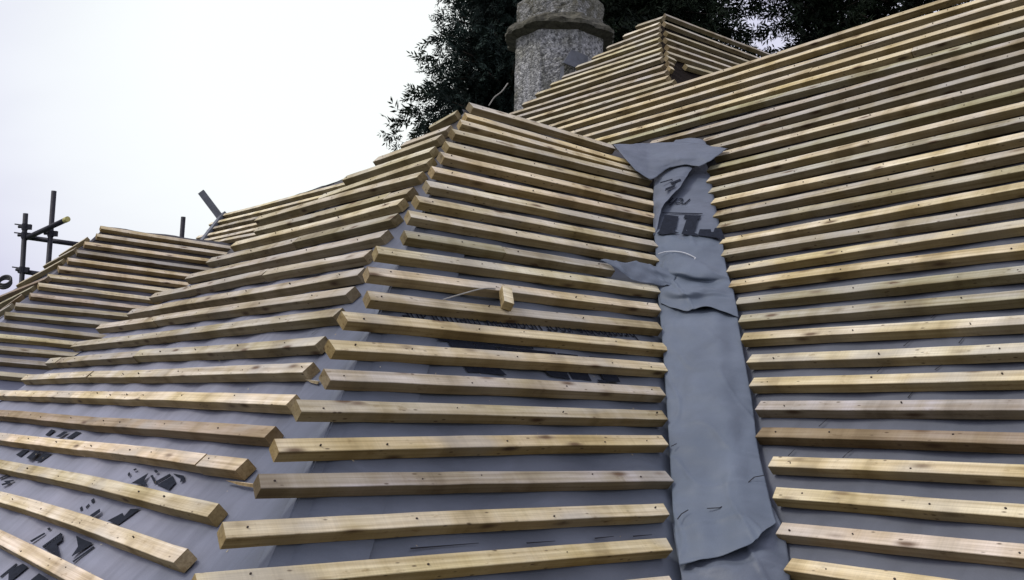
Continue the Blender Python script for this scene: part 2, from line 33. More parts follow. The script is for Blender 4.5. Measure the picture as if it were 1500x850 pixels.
rnd = random.Random(7)
scene = bpy.context.scene
col = scene.collection
APEX = Vector((-0.261, 4.844, 6.539))            # world position of the wing's hip top
YAW = math.atan2(0.63066, 0.77606)
HM = Matrix.Translation(APEX) @ Matrix.Rotation(YAW, 4, 'Z')
GZ = -6.539                                       # ground level in house coordinates
DROP = 0.058                                      # underlay lies this far (vertically) below the top faces of the battens

def W(x, y, z):
    return HM @ Vector((x, y, z))

# ---------------------------------------------------------------- materials
def mat(name):
    m = bpy.data.materials.new(name); m.use_nodes = True
    nt = m.node_tree; b = nt.nodes['Principled BSDF']
    return m, nt, b

def N(nt, typ, **kw):
    n = nt.nodes.new(typ)
    for k, v in kw.items():
        if k.startswith('i_'):
            n.inputs[k[2:].replace('_', ' ')].default_value = v
        else:
            setattr(n, k, v)
    return n

def ramp(nt, fac, stops):
    r = nt.nodes.new('ShaderNodeValToRGB')
    e = r.color_ramp.elements
    while len(e) < len(stops): e.new(0.5)
    for el, (p, c) in zip(e, stops):
        el.position = p
        el.color = (c, c, c, 1) if not hasattr(c, '__len__') else (*c, 1)
    nt.links.new(fac, r.inputs[0])
    return r.outputs[0]

def mix(nt, typ, fac, a, b):
    m = nt.nodes.new('ShaderNodeMix'); m.data_type = 'RGBA'; m.blend_type = typ
    for sock, v in ((m.inputs[0], fac), (m.inputs[6], a), (m.inputs[7], b)):
        if hasattr(v, 'is_linked'): nt.links.new(v, sock)
        elif hasattr(v, '__len__'): sock.default_value = (*v, 1)
        else: sock.default_value = v
    return m.outputs[2]

def wood_material():
    m, nt, b = mat('sawn_softwood'); L = nt.links
    tc = N(nt, 'ShaderNodeTexCoord'); oi = N(nt, 'ShaderNodeObjectInfo')
    off = N(nt, 'ShaderNodeMath', operation='MULTIPLY'); L.new(oi.outputs['Random'], off.inputs[0]); off.inputs[1].default_value = 173.0
    add = N(nt, 'ShaderNodeVectorMath', operation='ADD'); L.new(tc.outputs['Object'], add.inputs[0])
    cmb = N(nt, 'ShaderNodeCombineXYZ'); L.new(off.outputs[0], cmb.inputs[0]); L.new(off.outputs[0], cmb.inputs[1]); L.new(cmb.outputs[0], add.inputs[1])
    def mapped(s):
        mp = N(nt, 'ShaderNodeMapping'); mp.inputs['Scale'].default_value = s; L.new(add.outputs[0], mp.inputs[0]); return mp.outputs[0]
    # long grain
    g = N(nt, 'ShaderNodeTexNoise', i_Scale=1.0, i_Detail=5.0, i_Roughness=0.65, i_Distortion=0.6); L.new(mapped((1.6, 95, 95)), g.inputs['Vector'])
    g2 = N(nt, 'ShaderNodeTexNoise', i_Scale=1.0, i_Detail=4.0, i_Roughness=0.6); L.new(mapped((0.9, 30, 30)), g2.inputs['Vector'])
    # blotches, weather stains
    s = N(nt, 'ShaderNodeTexNoise', i_Scale=1.0, i_Detail=4.0, i_Roughness=0.6, i_Distortion=0.4); L.new(mapped((4.5, 9, 9)), s.inputs['Vector'])
    s2 = N(nt, 'ShaderNodeTexNoise', i_Scale=1.0, i_Detail=5.0, i_Roughness=0.7); L.new(mapped((14, 34, 34)), s2.inputs['Vector'])
    # tone changes along the length, saw marks across it
    bd = N(nt, 'ShaderNodeTexNoise', i_Scale=1.0, i_Detail=3.0, i_Roughness=0.55); L.new(mapped((5.5, 1.5, 1.5)), bd.inputs['Vector'])
    bd2 = N(nt, 'ShaderNodeTexNoise', i_Scale=1.0, i_Detail=2.0); L.new(mapped((2.3, 6.0, 6.0)), bd2.inputs['Vector'])
    saw = N(nt, 'ShaderNodeTexNoise', i_Scale=1.0, i_Detail=3.0, i_Roughness=0.7); L.new(mapped((170, 7, 7)), saw.inputs['Vector'])
    # knots
    v = N(nt, 'ShaderNodeTexVoronoi', i_Scale=1.0, i_Randomness=1.0); L.new(mapped((7.0, 24, 24)), v.inputs['Vector'])
    v2 = N(nt, 'ShaderNodeTexVoronoi', i_Scale=1.0, i_Randomness=1.0); L.new(mapped((24, 64, 64)), v2.inputs['Vector'])
    hsv = N(nt, 'ShaderNodeHueSaturation', i_Saturation=0.76); L.new(oi.outputs['Color'], hsv.inputs['Color'])
    base = hsv.outputs[0]
    c = mix(nt, 'MULTIPLY', 1.0, base, ramp(nt, g.outputs[0], [(0.28, (0.66, 0.61, 0.54)), (0.6, (1.08, 1.07, 1.05))]))
    c = mix(nt, 'MULTIPLY', 1.0, c, ramp(nt, g2.outputs[0], [(0.32, (0.80, 0.75, 0.66)), (0.6, (1.08, 1.08, 1.07))]))
    c = mix(nt, 'MULTIPLY', 1.0, c, ramp(nt, bd.outputs[0], [(0.34, (0.70, 0.66, 0.56)), (0.44, (0.93, 0.90, 0.80)), (0.55, (1.05, 1.05, 1.04)), (0.68, (1.16, 1.17, 1.2))]))
    c = mix(nt, 'MIX', ramp(nt, bd2.outputs[0], [(0.52, 0.0), (0.62, 0.5)]), c, mix(nt, 'MULTIPLY', 1.0, c, (0.80, 0.76, 0.52)))
    c = mix(nt, 'MIX', ramp(nt, bd2.outputs[0], [(0.36, 0.75), (0.47, 0.0)]), c, mix(nt, 'MIX', 0.7, c, (0.46, 0.44, 0.39)))
    c = mix(nt, 'MULTIPLY', 0.45, c, ramp(nt, saw.outputs[0], [(0.35, 0.86), (0.6, 1.05)]))
    c = mix(nt, 'MULTIPLY', ramp(nt, s2.outputs[0], [(0.60, 0.0), (0.72, 0.7)]), c, (0.50, 0.42, 0.32))
    kn = ramp(nt, v.outputs['Distance'], [(0.10, 1.0), (0.16, 0.75), (0.26, 0.25), (0.36, 0.0)])
    kn = mix(nt, 'MULTIPLY', 1.0, kn, ramp(nt, v.outputs['Color'], [(0.60, 0.0), (0.66, 0.9)]))
    c = mix(nt, 'MIX', kn, c, (0.13, 0.075, 0.04))
    kn2 = ramp(nt, v2.outputs['Distance'], [(0.10, 0.8), (0.22, 0.0)])
    kn2 = mix(nt, 'MULTIPLY', 1.0, kn2, ramp(nt, v2.outputs['Color'], [(0.66, 0.0), (0.72, 1.0)]))
    c = mix(nt, 'MIX', kn2, c, (0.09, 0.055, 0.03))
    # shade painted into the colour of the wood's side faces and undersides
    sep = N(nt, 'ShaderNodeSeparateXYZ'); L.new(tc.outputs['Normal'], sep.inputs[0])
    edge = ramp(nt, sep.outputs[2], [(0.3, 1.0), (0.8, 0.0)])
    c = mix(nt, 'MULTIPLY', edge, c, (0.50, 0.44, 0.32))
    L.new(c, b.inputs['Base Color'])
    b.inputs['Roughness'].default_value = 0.78
    b.inputs['Specular IOR Level'].default_value = 0.25
    bump = N(nt, 'ShaderNodeBump', i_Strength=0.55, i_Distance=0.0016)
    hsum = N(nt, 'ShaderNodeMath', operation='ADD'); L.new(g.outputs[0], hsum.inputs[0]); L.new(s2.outputs[0], hsum.inputs[1])
    L.new(hsum.outputs[0], bump.inputs['Height']); L.new(bump.outputs[0], b.inputs['Normal'])
    return m

def membrane_material(name, colr, streak=(9, 1.6, 5), amp=0.004, rough=0.55, hipc=None, gap_shade=False):
    m, nt, b = mat(name); L = nt.links
    tc = N(nt, 'ShaderNodeTexCoord')
    mp = N(nt, 'ShaderNodeMapping'); mp.inputs['Scale'].default_value = streak; L.new(tc.outputs['Object'], mp.inputs[0])
    n1 = N(nt, 'ShaderNodeTexNoise', i_Scale=1.3, i_Detail=5.0, i_Roughness=0.55, i_Distortion=0.7); L.new(mp.outputs[0], n1.inputs['Vector'])
    n2 = N(nt, 'ShaderNodeTexNoise', i_Scale=2.2, i_Detail=4.0, i_Roughness=0.6); L.new(tc.outputs['Object'], n2.inputs['Vector'])
    n3 = N(nt, 'ShaderNodeTexNoise', i_Scale=420.0, i_Detail=2.0); L.new(tc.outputs['Object'], n3.inputs['Vector'])
    if hipc:                                             # painted light: paler away from the hip, darker beside it to offset the sun
        sp = N(nt, 'ShaderNodeSeparateXYZ'); L.new(tc.outputs['Object'], sp.inputs[0])
        d1 = N(nt, 'ShaderNodeMath', operation='SUBTRACT'); L.new(sp.outputs[1], d1.inputs[0]); L.new(sp.outputs[2], d1.inputs[1])
        d2 = N(nt, 'ShaderNodeMath', operation='ADD'); L.new(d1.outputs[0], d2.inputs[0]); d2.inputs[1].default_value = 6.539
        hip2 = mix(nt, 'MIX', ramp(nt, d2.outputs[0], [(0.06, 0.0), (0.13, 1.0)]), hipc, (0.115, 0.132, 0.168))
        colr = mix(nt, 'MIX', ramp(nt, d2.outputs[0], [(0.13, 0.0), (0.95, 1.0)]), hip2, colr)
    c = mix(nt, 'MULTIPLY', 1.0, colr, ramp(nt, n1.outputs[0], [(0.3, 0.86), (0.7, 1.12)]))
    if gap_shade:                                              # gap shade painted in: membrane turns dark brown towards the upper courses
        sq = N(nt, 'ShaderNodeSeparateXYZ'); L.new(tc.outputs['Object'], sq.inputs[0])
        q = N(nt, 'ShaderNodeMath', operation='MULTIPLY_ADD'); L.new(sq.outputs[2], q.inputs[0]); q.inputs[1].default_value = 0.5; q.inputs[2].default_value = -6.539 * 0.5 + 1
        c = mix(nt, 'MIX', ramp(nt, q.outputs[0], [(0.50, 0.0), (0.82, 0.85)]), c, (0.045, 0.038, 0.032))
    c = mix(nt, 'MULTIPLY', 1.0, c, ramp(nt, n2.outputs[0], [(0.3, (0.84, 0.86, 0.88)), (0.7, (1.1, 1.08, 1.08))]))
    c = mix(nt, 'MULTIPLY', 1.0, c, ramp(nt, n3.outputs[0], [(0.3, 0.93), (0.7, 1.06)]))
    L.new(c, b.inputs['Base Color'])
    b.inputs['Roughness'].default_value = rough
    b.inputs['Specular IOR Level'].default_value = 0.35
    b1 = N(nt, 'ShaderNodeBump', i_Strength=0.8, i_Distance=amp); L.new(n1.outputs[0], b1.inputs['Height'])
    b2 = N(nt, 'ShaderNodeBump', i_Strength=0.25, i_Distance=0.0006); L.new(n3.outputs[0], b2.inputs['Height']); L.new(b1.outputs[0], b2.inputs['Normal'])
    L.new(b2.outputs[0], b.inputs['Normal'])
    return m

def plain_material(name, colr, rough=0.7, metal=0.0, var=0.25, scale=18.0, bump=0.0008):
    m, nt, b = mat(name); L = nt.links
    tc = N(nt, 'ShaderNodeTexCoord')
    n = N(nt, 'ShaderNodeTexNoise', i_Scale=scale, i_Detail=5.0, i_Roughness=0.65); L.new(tc.outputs['Object'], n.inputs['Vector'])
    c = mix(nt, 'MULTIPLY', 1.0, colr, ramp(nt, n.outputs[0], [(0.3, 1 - var), (0.7, 1 + var)]))
    L.new(c, b.inputs['Base Color']); b.inputs['Roughness'].default_value = rough; b.inputs['Metallic'].default_value = metal
    bp = N(nt, 'ShaderNodeBump', i_Strength=0.6, i_Distance=bump); L.new(n.outputs[0], bp.inputs['Height']); L.new(bp.outputs[0], b.inputs['Normal'])
    return m

def pebbledash_material(name, mossy):
    m, nt, b = mat(name); L = nt.links
    tc = N(nt, 'ShaderNodeTexCoord')
    v = N(nt, 'ShaderNodeTexVoronoi', i_Scale=48.0); L.new(tc.outputs['Object'], v.inputs['Vector'])
    n = N(nt, 'ShaderNodeTexNoise', i_Scale=30.0, i_Detail=6.0, i_Roughness=0.75); L.new(tc.outputs['Object'], n.inputs['Vector'])
    n2 = N(nt, 'ShaderNodeTexNoise', i_Scale=2.6, i_Detail=5.0, i_Roughness=0.65, i_Distortion=0.5); L.new(tc.outputs['Object'], n2.inputs['Vector'])
    c = mix(nt, 'MIX', ramp(nt, v.outputs['Color'], [(0.2, 0.0), (0.8, 1.0)]), (0.25, 0.255, 0.25), (0.62, 0.62, 0.60))
    c = mix(nt, 'MULTIPLY', 1.0, c, ramp(nt, n.outputs[0], [(0.36, 0.35), (0.6, 1.15)]))
    c = mix(nt, 'MIX', ramp(nt, n2.outputs[0], [(0.46, 0.0), (0.66, 0.75)]), c, mix(nt, 'MULTIPLY', 1.0, c, (0.52, 0.50, 0.36)))
    if mossy:
        n3 = N(nt, 'ShaderNodeTexNoise', i_Scale=7.0, i_Detail=6.0, i_Roughness=0.7, i_Distortion=0.8); L.new(tc.outputs['Object'], n3.inputs['Vector'])
        c = mix(nt, 'MIX', ramp(nt, n3.outputs[0], [(0.42, 0.35), (0.58, 0.92)]), c, (0.105, 0.098, 0.060))
        c = mix(nt, 'MIX', ramp(nt, n3.outputs[0], [(0.30, 0.5), (0.40, 0.0)]), c, (0.30, 0.30, 0.27))
    else:                                               # rain streaks and soot
        ms = N(nt, 'ShaderNodeMapping'); ms.inputs['Scale'].default_value = (9, 9, 1.1); L.new(tc.outputs['Object'], ms.inputs[0])
        n4 = N(nt, 'ShaderNodeTexNoise', i_Scale=1.0, i_Detail=5.0, i_Roughness=0.6); L.new(ms.outputs[0], n4.inputs['Vector'])
        c = mix(nt, 'MULTIPLY', 1.0, c, ramp(nt, n4.outputs[0], [(0.34, (0.55, 0.55, 0.5)), (0.56, (1.05, 1.05, 1.05)), (0.7, (1.3, 1.3, 1.3))]))
    L.new(c, b.inputs['Base Color']); b.inputs['Roughness'].default_value = 0.95
    bp = N(nt, 'ShaderNodeBump', i_Strength=1.0, i_Distance=0.012)
    s = N(nt, 'ShaderNodeMath', operation='SUBTRACT'); L.new(n.outputs[0], s.inputs[0]); L.new(v.outputs['Distance'], s.inputs[1])
    L.new(s.outputs[0], bp.inputs['Height']); L.new(bp.outputs[0], b.inputs['Normal'])
    return m

def leaf_material(name, lo, hi):
    m, nt, b = mat(name); L = nt.links
    g = N(nt, 'ShaderNodeNewGeometry')
    tc = N(nt, 'ShaderNodeTexCoord')
    n = N(nt, 'ShaderNodeTexNoise', i_Scale=0.9, i_Detail=3.0); L.new(tc.outputs['Object'], n.inputs['Vector'])
    c = mix(nt, 'MIX', g.outputs['Random Per Island'], lo, hi)
    c = mix(nt, 'MULTIPLY', 1.0, c, ramp(nt, n.outputs[0], [(0.35, 0.45), (0.65, 1.3)]))
    L.new(c, b.inputs['Base Color']); b.inputs['Roughness'].default_value = 0.75
    b.inputs['Specular IOR Level'].default_value = 0.12
    return m

WOOD = wood_material()
NAIL = plain_material('rusty_nail', (0.035, 0.022, 0.015), 0.7)
CRACK = plain_material('dark_slit', (0.012, 0.012, 0.016), 0.9)
INK = plain_material('black_print', (0.016, 0.020, 0.030), 0.8, var=0.4, scale=70)
INK.node_tree.nodes['Principled BSDF'].inputs['Specular IOR Level'].default_value = 0.12
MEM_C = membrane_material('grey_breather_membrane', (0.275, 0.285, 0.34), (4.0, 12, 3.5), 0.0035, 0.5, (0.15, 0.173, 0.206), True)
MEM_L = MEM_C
MEM_R = membrane_material('dull_breather_membrane', (0.135, 0.148, 0.176), (1.4, 6, 5), gap_shade=True)
MEM_V = membrane_material('valley_membrane', (0.145, 0.175, 0.215), (3.5, 3.5, 2.0), 0.007, 0.52)
MEM_V2 = membrane_material('folded_membrane', (0.14, 0.162, 0.198), (6, 6, 6), 0.008, 0.5)
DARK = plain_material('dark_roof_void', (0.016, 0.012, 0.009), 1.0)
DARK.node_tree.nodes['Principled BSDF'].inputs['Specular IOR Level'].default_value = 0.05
STEEL = plain_material('weathered_scaffold_steel', (0.028, 0.028, 0.036), 0.6, 0.4, 0.35, 30)
LEAD = plain_material('grey_lead', (0.12, 0.13, 0.145), 0.55, 0.1, 0.3, 12)
YELLOW = plain_material('yellow_plastic', (0.55, 0.50, 0.16), 0.5)
WHITE = plain_material('white_cord', (0.62, 0.64, 0.66), 0.6)
TWINE = plain_material('pale_twine', (0.34, 0.33, 0.29), 0.8)
RUBBER = plain_material('black_rubber', (0.012, 0.012, 0.014), 0.5)
PEBBLE = pebbledash_material('pebbledash', False)
PEBBLE_OLD = pebbledash_material('mossy_pebbledash', True)
STONE = plain_material('mossy_stone', (0.10, 0.095, 0.068), 0.95, 0, 0.6, 20, 0.015)
RENDER = plain_material('house_render', (0.42, 0.40, 0.36), 0.9, 0, 0.15, 8, 0.003)
BARK = plain_material('bark', (0.045, 0.033, 0.024), 0.95, 0, 0.4, 10, 0.02)
LEAF_A = leaf_material('cypress_foliage', (0.007, 0.013, 0.011), (0.038, 0.060, 0.048))
LEAF_B = leaf_material('dark_conifer_foliage', (0.006, 0.011, 0.007), (0.030, 0.045, 0.024))

# ---------------------------------------------------------------- object helpers
def link(name, me, parent=None, mats=(), smooth=False):
    o = bpy.data.objects.new(name, me); col.objects.link(o)
    for m in mats: me.materials.append(m)
    if parent: o.parent = parent
    if smooth:
        for p in me.polygons: p.use_smooth = True
    return o

def tag(o, label, cat, group=None):
    o['label'] = label; o['category'] = cat
    if group: o['group'] = group
    return o

def empty(name, M, label, cat, group=None):
    o = bpy.data.objects.new(name, None); col.objects.link(o); o.matrix_world = M
    o.empty_display_size = 0.3
    return tag(o, label, cat, group)

def mesh(name, verts, faces, mi=None):
    me = bpy.data.meshes.new(name); me.from_pydata([tuple(v) for v in verts], [], faces)
    if mi:
        for p, i in zip(me.polygons, mi): p.material_index = i
    me.update(); return me

class Geo:
    def __init__(s): s.v = []; s.f = []; s.m = []
    def add(s, verts, faces, mi=0):
        b = len(s.v); s.v += [tuple(v) for v in verts]; s.f += [tuple(i + b for i in f) for f in faces]; s.m += [mi] * len(faces)
    def tube(s, pts, r, seg=10, mi=0, cap=True):
        pts = [Vector(p) for p in pts]; rings = []
        for i, p in enumerate(pts):
            d = (pts[min(i + 1, len(pts) - 1)] - pts[max(i - 1, 0)]).normalized()
            a = d.cross(Vector((0, 0, 1)));
            if a.length < 1e-3: a = d.cross(Vector((1, 0, 0)))
            a.normalize(); b = d.cross(a)
            rr = r[i] if hasattr(r, '__len__') else r
            rings.append([p + rr * (math.cos(2 * math.pi * k / seg) * a + math.sin(2 * math.pi * k / seg) * b) for k in range(seg)])
        vs = [v for ring in rings for v in ring]; fs = []
        for i in range(len(rings) - 1):
            for k in range(seg):
                fs.append((i * seg + k, i * seg + (k + 1) % seg, (i + 1) * seg + (k + 1) % seg, (i + 1) * seg + k))
        if cap:
            fs.append(tuple(range(seg))[::-1]); fs.append(tuple((len(rings) - 1) * seg + k for k in range(seg)))
        s.add(vs, fs, mi)
    def box(s, M, sx, sy, sz, mi=0):
        vs = [M @ Vector((x * sx / 2, y * sy / 2, z * sz / 2)) for x in (-1, 1) for y in (-1, 1) for z in (-1, 1)]
        s.add(vs, [(0, 1, 3, 2), (4, 6, 7, 5), (0, 4, 5, 1), (2, 3, 7, 6), (0, 2, 6, 4), (1, 5, 7, 3)], mi)
    def obj(s, name, mats, parent=None, smooth=False):
        return link(name, mesh(name, s.v, s.f, s.m), parent, mats, smooth)

# ---------------------------------------------------------------- the house
house = empty('house', Matrix.Translation(W(0, 0, GZ)) @ Matrix.Rotation(YAW, 4, 'Z'),
              'stripped hipped house roof covered in rows of pale timber battens over grey membrane', 'house')
HOFF = Vector((0, 0, -GZ))                        # house coordinates -> coordinates under the house empty

nC = Vector((0, -1, 1)).normalized(); nL = Vector((-1, 0, 1)).normalized()

def wob(x, y, k=1.0):
    return (math.sin(x * 7.9 + 1.3) * 0.4 + math.sin(y * 11.1 + x * 3.1) * 0.25 + math.sin(x * 21 + y * 17) * 0.12) * k

def slope_sheet(name, rows_z, ends, pos, normal, m, seg=46, marks=(), slits=(), extra=None, sag=0.010):
    """underlay draped over rafters: for each height z a row from ends(z)[0] to ends(z)[1], pos(z, t) -> point"""
    g = Geo(); vs = []; 
    for z in rows_z:
        a, b = ends(z)
        for k in range(seg + 1):
            t = a + (b - a) * k / seg
            p = Vector(pos(z, t)); p.z -= DROP
            d = -sag * (0.5 - 0.5 * math.cos(2 * math.pi * t / 0.45)) + 0.0042 * wob(t * 2, z * 3)
            vs.append(p + normal * d + HOFF)
    fs = []
    for i in range(len(rows_z) - 1):
        for k in range(seg):
            a = i * (seg + 1) + k
            fs.append((a, a + 1, a + seg + 2, a + seg + 1))
    g.add(vs, fs, 0)
    for poly in marks:
        g.add([Vector(p) + HOFF + normal * 0.0035 for p in poly], [tuple(range(len(poly)))], 1)
    for seg_ in slits:
        for p, q in zip(seg_[:-1], seg_[1:]):
            p = Vector(p) + HOFF + normal * 0.004; q = Vector(q) + HOFF + normal * 0.004
            w = (q - p).cross(normal).normalized() * 0.0022
            g.add([p - w, q - w * 0.4, q + w * 0.4, p + w], [(0, 1, 2, 3)], 2)
    if extra: extra(g)
    o = g.obj(name, [m, INK, CRACK], house)
    for p in o.data.polygons:
        if p.material_index == 0: p.use_smooth = True
    return o

def zr(a, b, n): return [a + (b - a) * i / n for i in range(n + 1)]

def text_geo(body, size=1.0, bold=0.0):
    cu = bpy.data.curves.new('lettering', 'FONT'); cu.body = body; cu.size = size; cu.offset = bold
    cu.resolution_u = 3
    o = bpy.data.objects.new('lettering', cu); col.objects.link(o)
    dg = bpy.context.evaluated_depsgraph_get(); me = bpy.data.meshes.new_from_object(o.evaluated_get(dg))
    vs = [v.co.copy() for v in me.vertices]; fs = [tuple(p.vertices) for p in me.polygons]
    bpy.data.objects.remove(o); bpy.data.curves.remove(cu); bpy.data.meshes.remove(me)
    return vs, fs

def lay_text(g, body, p0, p1, up, normal, height, mi=1, off=0.004, bold=0.0):
    vs, fs = text_geo(body, 1.0, bold)
    w = max(v.x for v in vs)
    p0 = Vector(p0); p1 = Vector(p1); X = (p1 - p0); n = normal
    Y = (Vector(up) - p0); Y -= X.normalized() * Y.dot(X.normalized()); Y.normalize()
    height = (Vector(up) - Vector(p0)).length / 0.7
    g.add([p0 + HOFF + X * (v.x / w) + Y * (v.y * height) + n * off for v in vs], fs, mi)

def c_text(g):
    lay_text(g, 'breathable roof underlay membrane', TXT_C[0], TXT_C[1], TXT_C[2], nC, 0.062)

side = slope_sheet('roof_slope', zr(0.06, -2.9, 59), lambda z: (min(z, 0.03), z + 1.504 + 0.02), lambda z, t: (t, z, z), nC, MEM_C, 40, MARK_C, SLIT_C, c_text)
side['label'] = 'right side slope of the near wing beside the valley'
def leftv(z): return min(-1.68 * z, 3.1) + 0.02
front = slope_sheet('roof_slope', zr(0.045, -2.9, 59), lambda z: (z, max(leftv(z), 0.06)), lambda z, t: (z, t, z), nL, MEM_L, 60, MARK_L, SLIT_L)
front['label'] = 'hipped front slope of the near wing with pale printed membrane'
def rlim(z):
    if z <= 0.0: return (-6.0, z + 0.02)
    if z <= 0.80: return (-6.0, 3.4)
    return (z - 0.123 - 0.01, 2.29 + (2.115 - z) * 0.914)
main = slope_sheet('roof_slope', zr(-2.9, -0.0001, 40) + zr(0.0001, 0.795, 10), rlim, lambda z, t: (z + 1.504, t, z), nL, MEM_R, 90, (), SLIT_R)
main['label'] = 'large right hand main slope of the roof'
# rounded membrane strip added over the near hip to soften its shading edge
g = Geo(); vs = []; K = 16; zs = zr(0.0, -2.9, 90)
for z in zs:
    for k in range(K + 1):
        d = -0.26 + 0.52 * k / K; a = abs(d)
        p = Vector((z - d, z, z)) if d < 0 else Vector((z, z + d, z)); n = nC if d < 0 else nL
        if a < 0.10: n = (nC * (0.5 - d / 0.2) + nL * (0.5 + d / 0.2)).normalized()
        p.z -= DROP; p = p - Vector((-1, -1, 1)).normalized() * (0.030 * max(0, 1 - a / 0.10) ** 2)
        e = 0.0035 + 0.003 * math.sin(z * 13 + d * 9) * math.sin(z * 5.1 + 2) * (a / 0.26) - (0.010 * (0.5 - 0.5 * math.cos(2 * math.pi * z / 0.45)) + (0.003 if a > 0.25 else 0)) * (a / 0.26)
        vs.append(p + n * e + HOFF)
g.add(vs, [(i * (K + 1) + k, (i + 1) * (K + 1) + k, (i + 1) * (K + 1) + k + 1, i * (K + 1) + k + 1) for i in range(len(zs) - 1) for k in range(K)])
g.obj('hip_blend_strip', [MEM_C], side, True)
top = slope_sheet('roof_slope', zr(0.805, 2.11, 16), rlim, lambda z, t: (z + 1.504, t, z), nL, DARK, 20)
top['label'] = 'small high hipped slope beside the chimney'
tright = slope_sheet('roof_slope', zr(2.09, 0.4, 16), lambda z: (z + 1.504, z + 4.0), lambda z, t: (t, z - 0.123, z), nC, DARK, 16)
tright['label'] = 'right face of the high hip behind the ridge'
def flim(z): return (z - 0.245, z + 1.9)
far = slope_sheet('roof_slope', zr(0.12, -1.9, 25), flim, lambda z, t: (t, z + 5.042, z), nC, MEM_C, 24)
far['label'] = 'right side slope of the far left wing'
farf = slope_sheet('roof_slope', zr(0.06, -1.9, 24), lambda z: (z + 5.042, 5.1 + (0.05 - z) * 1.9), lambda z, t: (z - 0.2174, t, z), nL, MEM_L, 24)
farf['label'] = 'hipped end of the far left wing by the scaffold'
back = slope_sheet('roof_slope', zr(0.655, -1.0, 16), lambda z: (2.4, 6.78 - (0.65 - z) * 0.9 if z > 0.1 else 6.3), lambda z, t: (z + 0.9407, t, z), nL, MEM_R, 30)
back['label'] = 'distant main slope showing between the two wings'

# closing sheets on the far sides, so that the roof is whole from elsewhere
g = Geo()
def quad(a, b, c, d): g.add([Vector(p) + HOFF - Vector((0, 0, DROP + 0.004)) for p in (a, b, c, d)], [(0, 1, 2, 3)], 0)
quad((0, 0, 0), (1.504, 0, 0), (-0.4, 3.19, -1.9), (-1.9, 3.19, -1.9))
quad((2.30, -6, 0.795), (2.30, 0.7, 0.795), (4.6, 0.7, -1.6), (4.6, -6, -1.6))
quad((3.61, 2.29, 2.1), (5.9, 2.29, 2.1), (5.9, 3.45, 0.83), (2.334, 3.45, 0.83))
quad((-0.19, 5.1, 0.03), (1.1, 5.1, 0.03), (1.1, 8.8, -1.9), (-2.1, 8.8, -1.9))
quad((1.58, 2.4, 0.645), (1.58, 6.7, 0.645), (3.6, 6.7, -1.4), (3.6, 2.4, -1.4))
g.obj('rear_slope', [MEM_R], house)

# rough-cast walls under the eaves
g = Geo()
def wall(pts, zt=-2.98):
    for (a, b), (c, d) in zip(pts[:-1], pts[1:]):
        A = Vector((a, b, 0)); B = Vector((c, d, 0)); n = (B - A).cross(Vector((0, 0, 1))).normalized() * 0.15
        v = []
        for z in (GZ, zt):
            for p in (A - n, A + n, B + n, B - n): v.append(Vector((p.x, p.y, z)) + HOFF)
        g.add(v, [(0, 1, 5, 4), (1, 2, 6, 5), (2, 3, 7, 6), (3, 0, 4, 7), (4, 5, 6, 7)])
wall([(-2.6, 4.6), (-2.6, -2.6), (-1.15, -2.6), (-1.15, -5.9), (4.4, -5.9), (4.4, 6.2), (-1.9, 6.2), (-1.9, 4.6), (-2.6, 4.6)])
g.obj('wall', [RENDER], house)

# ---------------------------------------------------------------- battens
T_FRESH = (0.80, 0.68, 0.42); T_YEL = (0.80, 0.67, 0.36); T_PALE = (0.80, 0.72, 0.51); T_GREY = (0.47, 0.43, 0.36)
T_STRAW = (0.68, 0.62, 0.44); T_BROWN = (0.42, 0.32, 0.22); T_PEACH = (0.82, 0.68, 0.49); T_LILAC = (0.50, 0.48, 0.46); T_GREEN = (0.47, 0.45, 0.31)
T_DULL = (0.57, 0.515, 0.37)

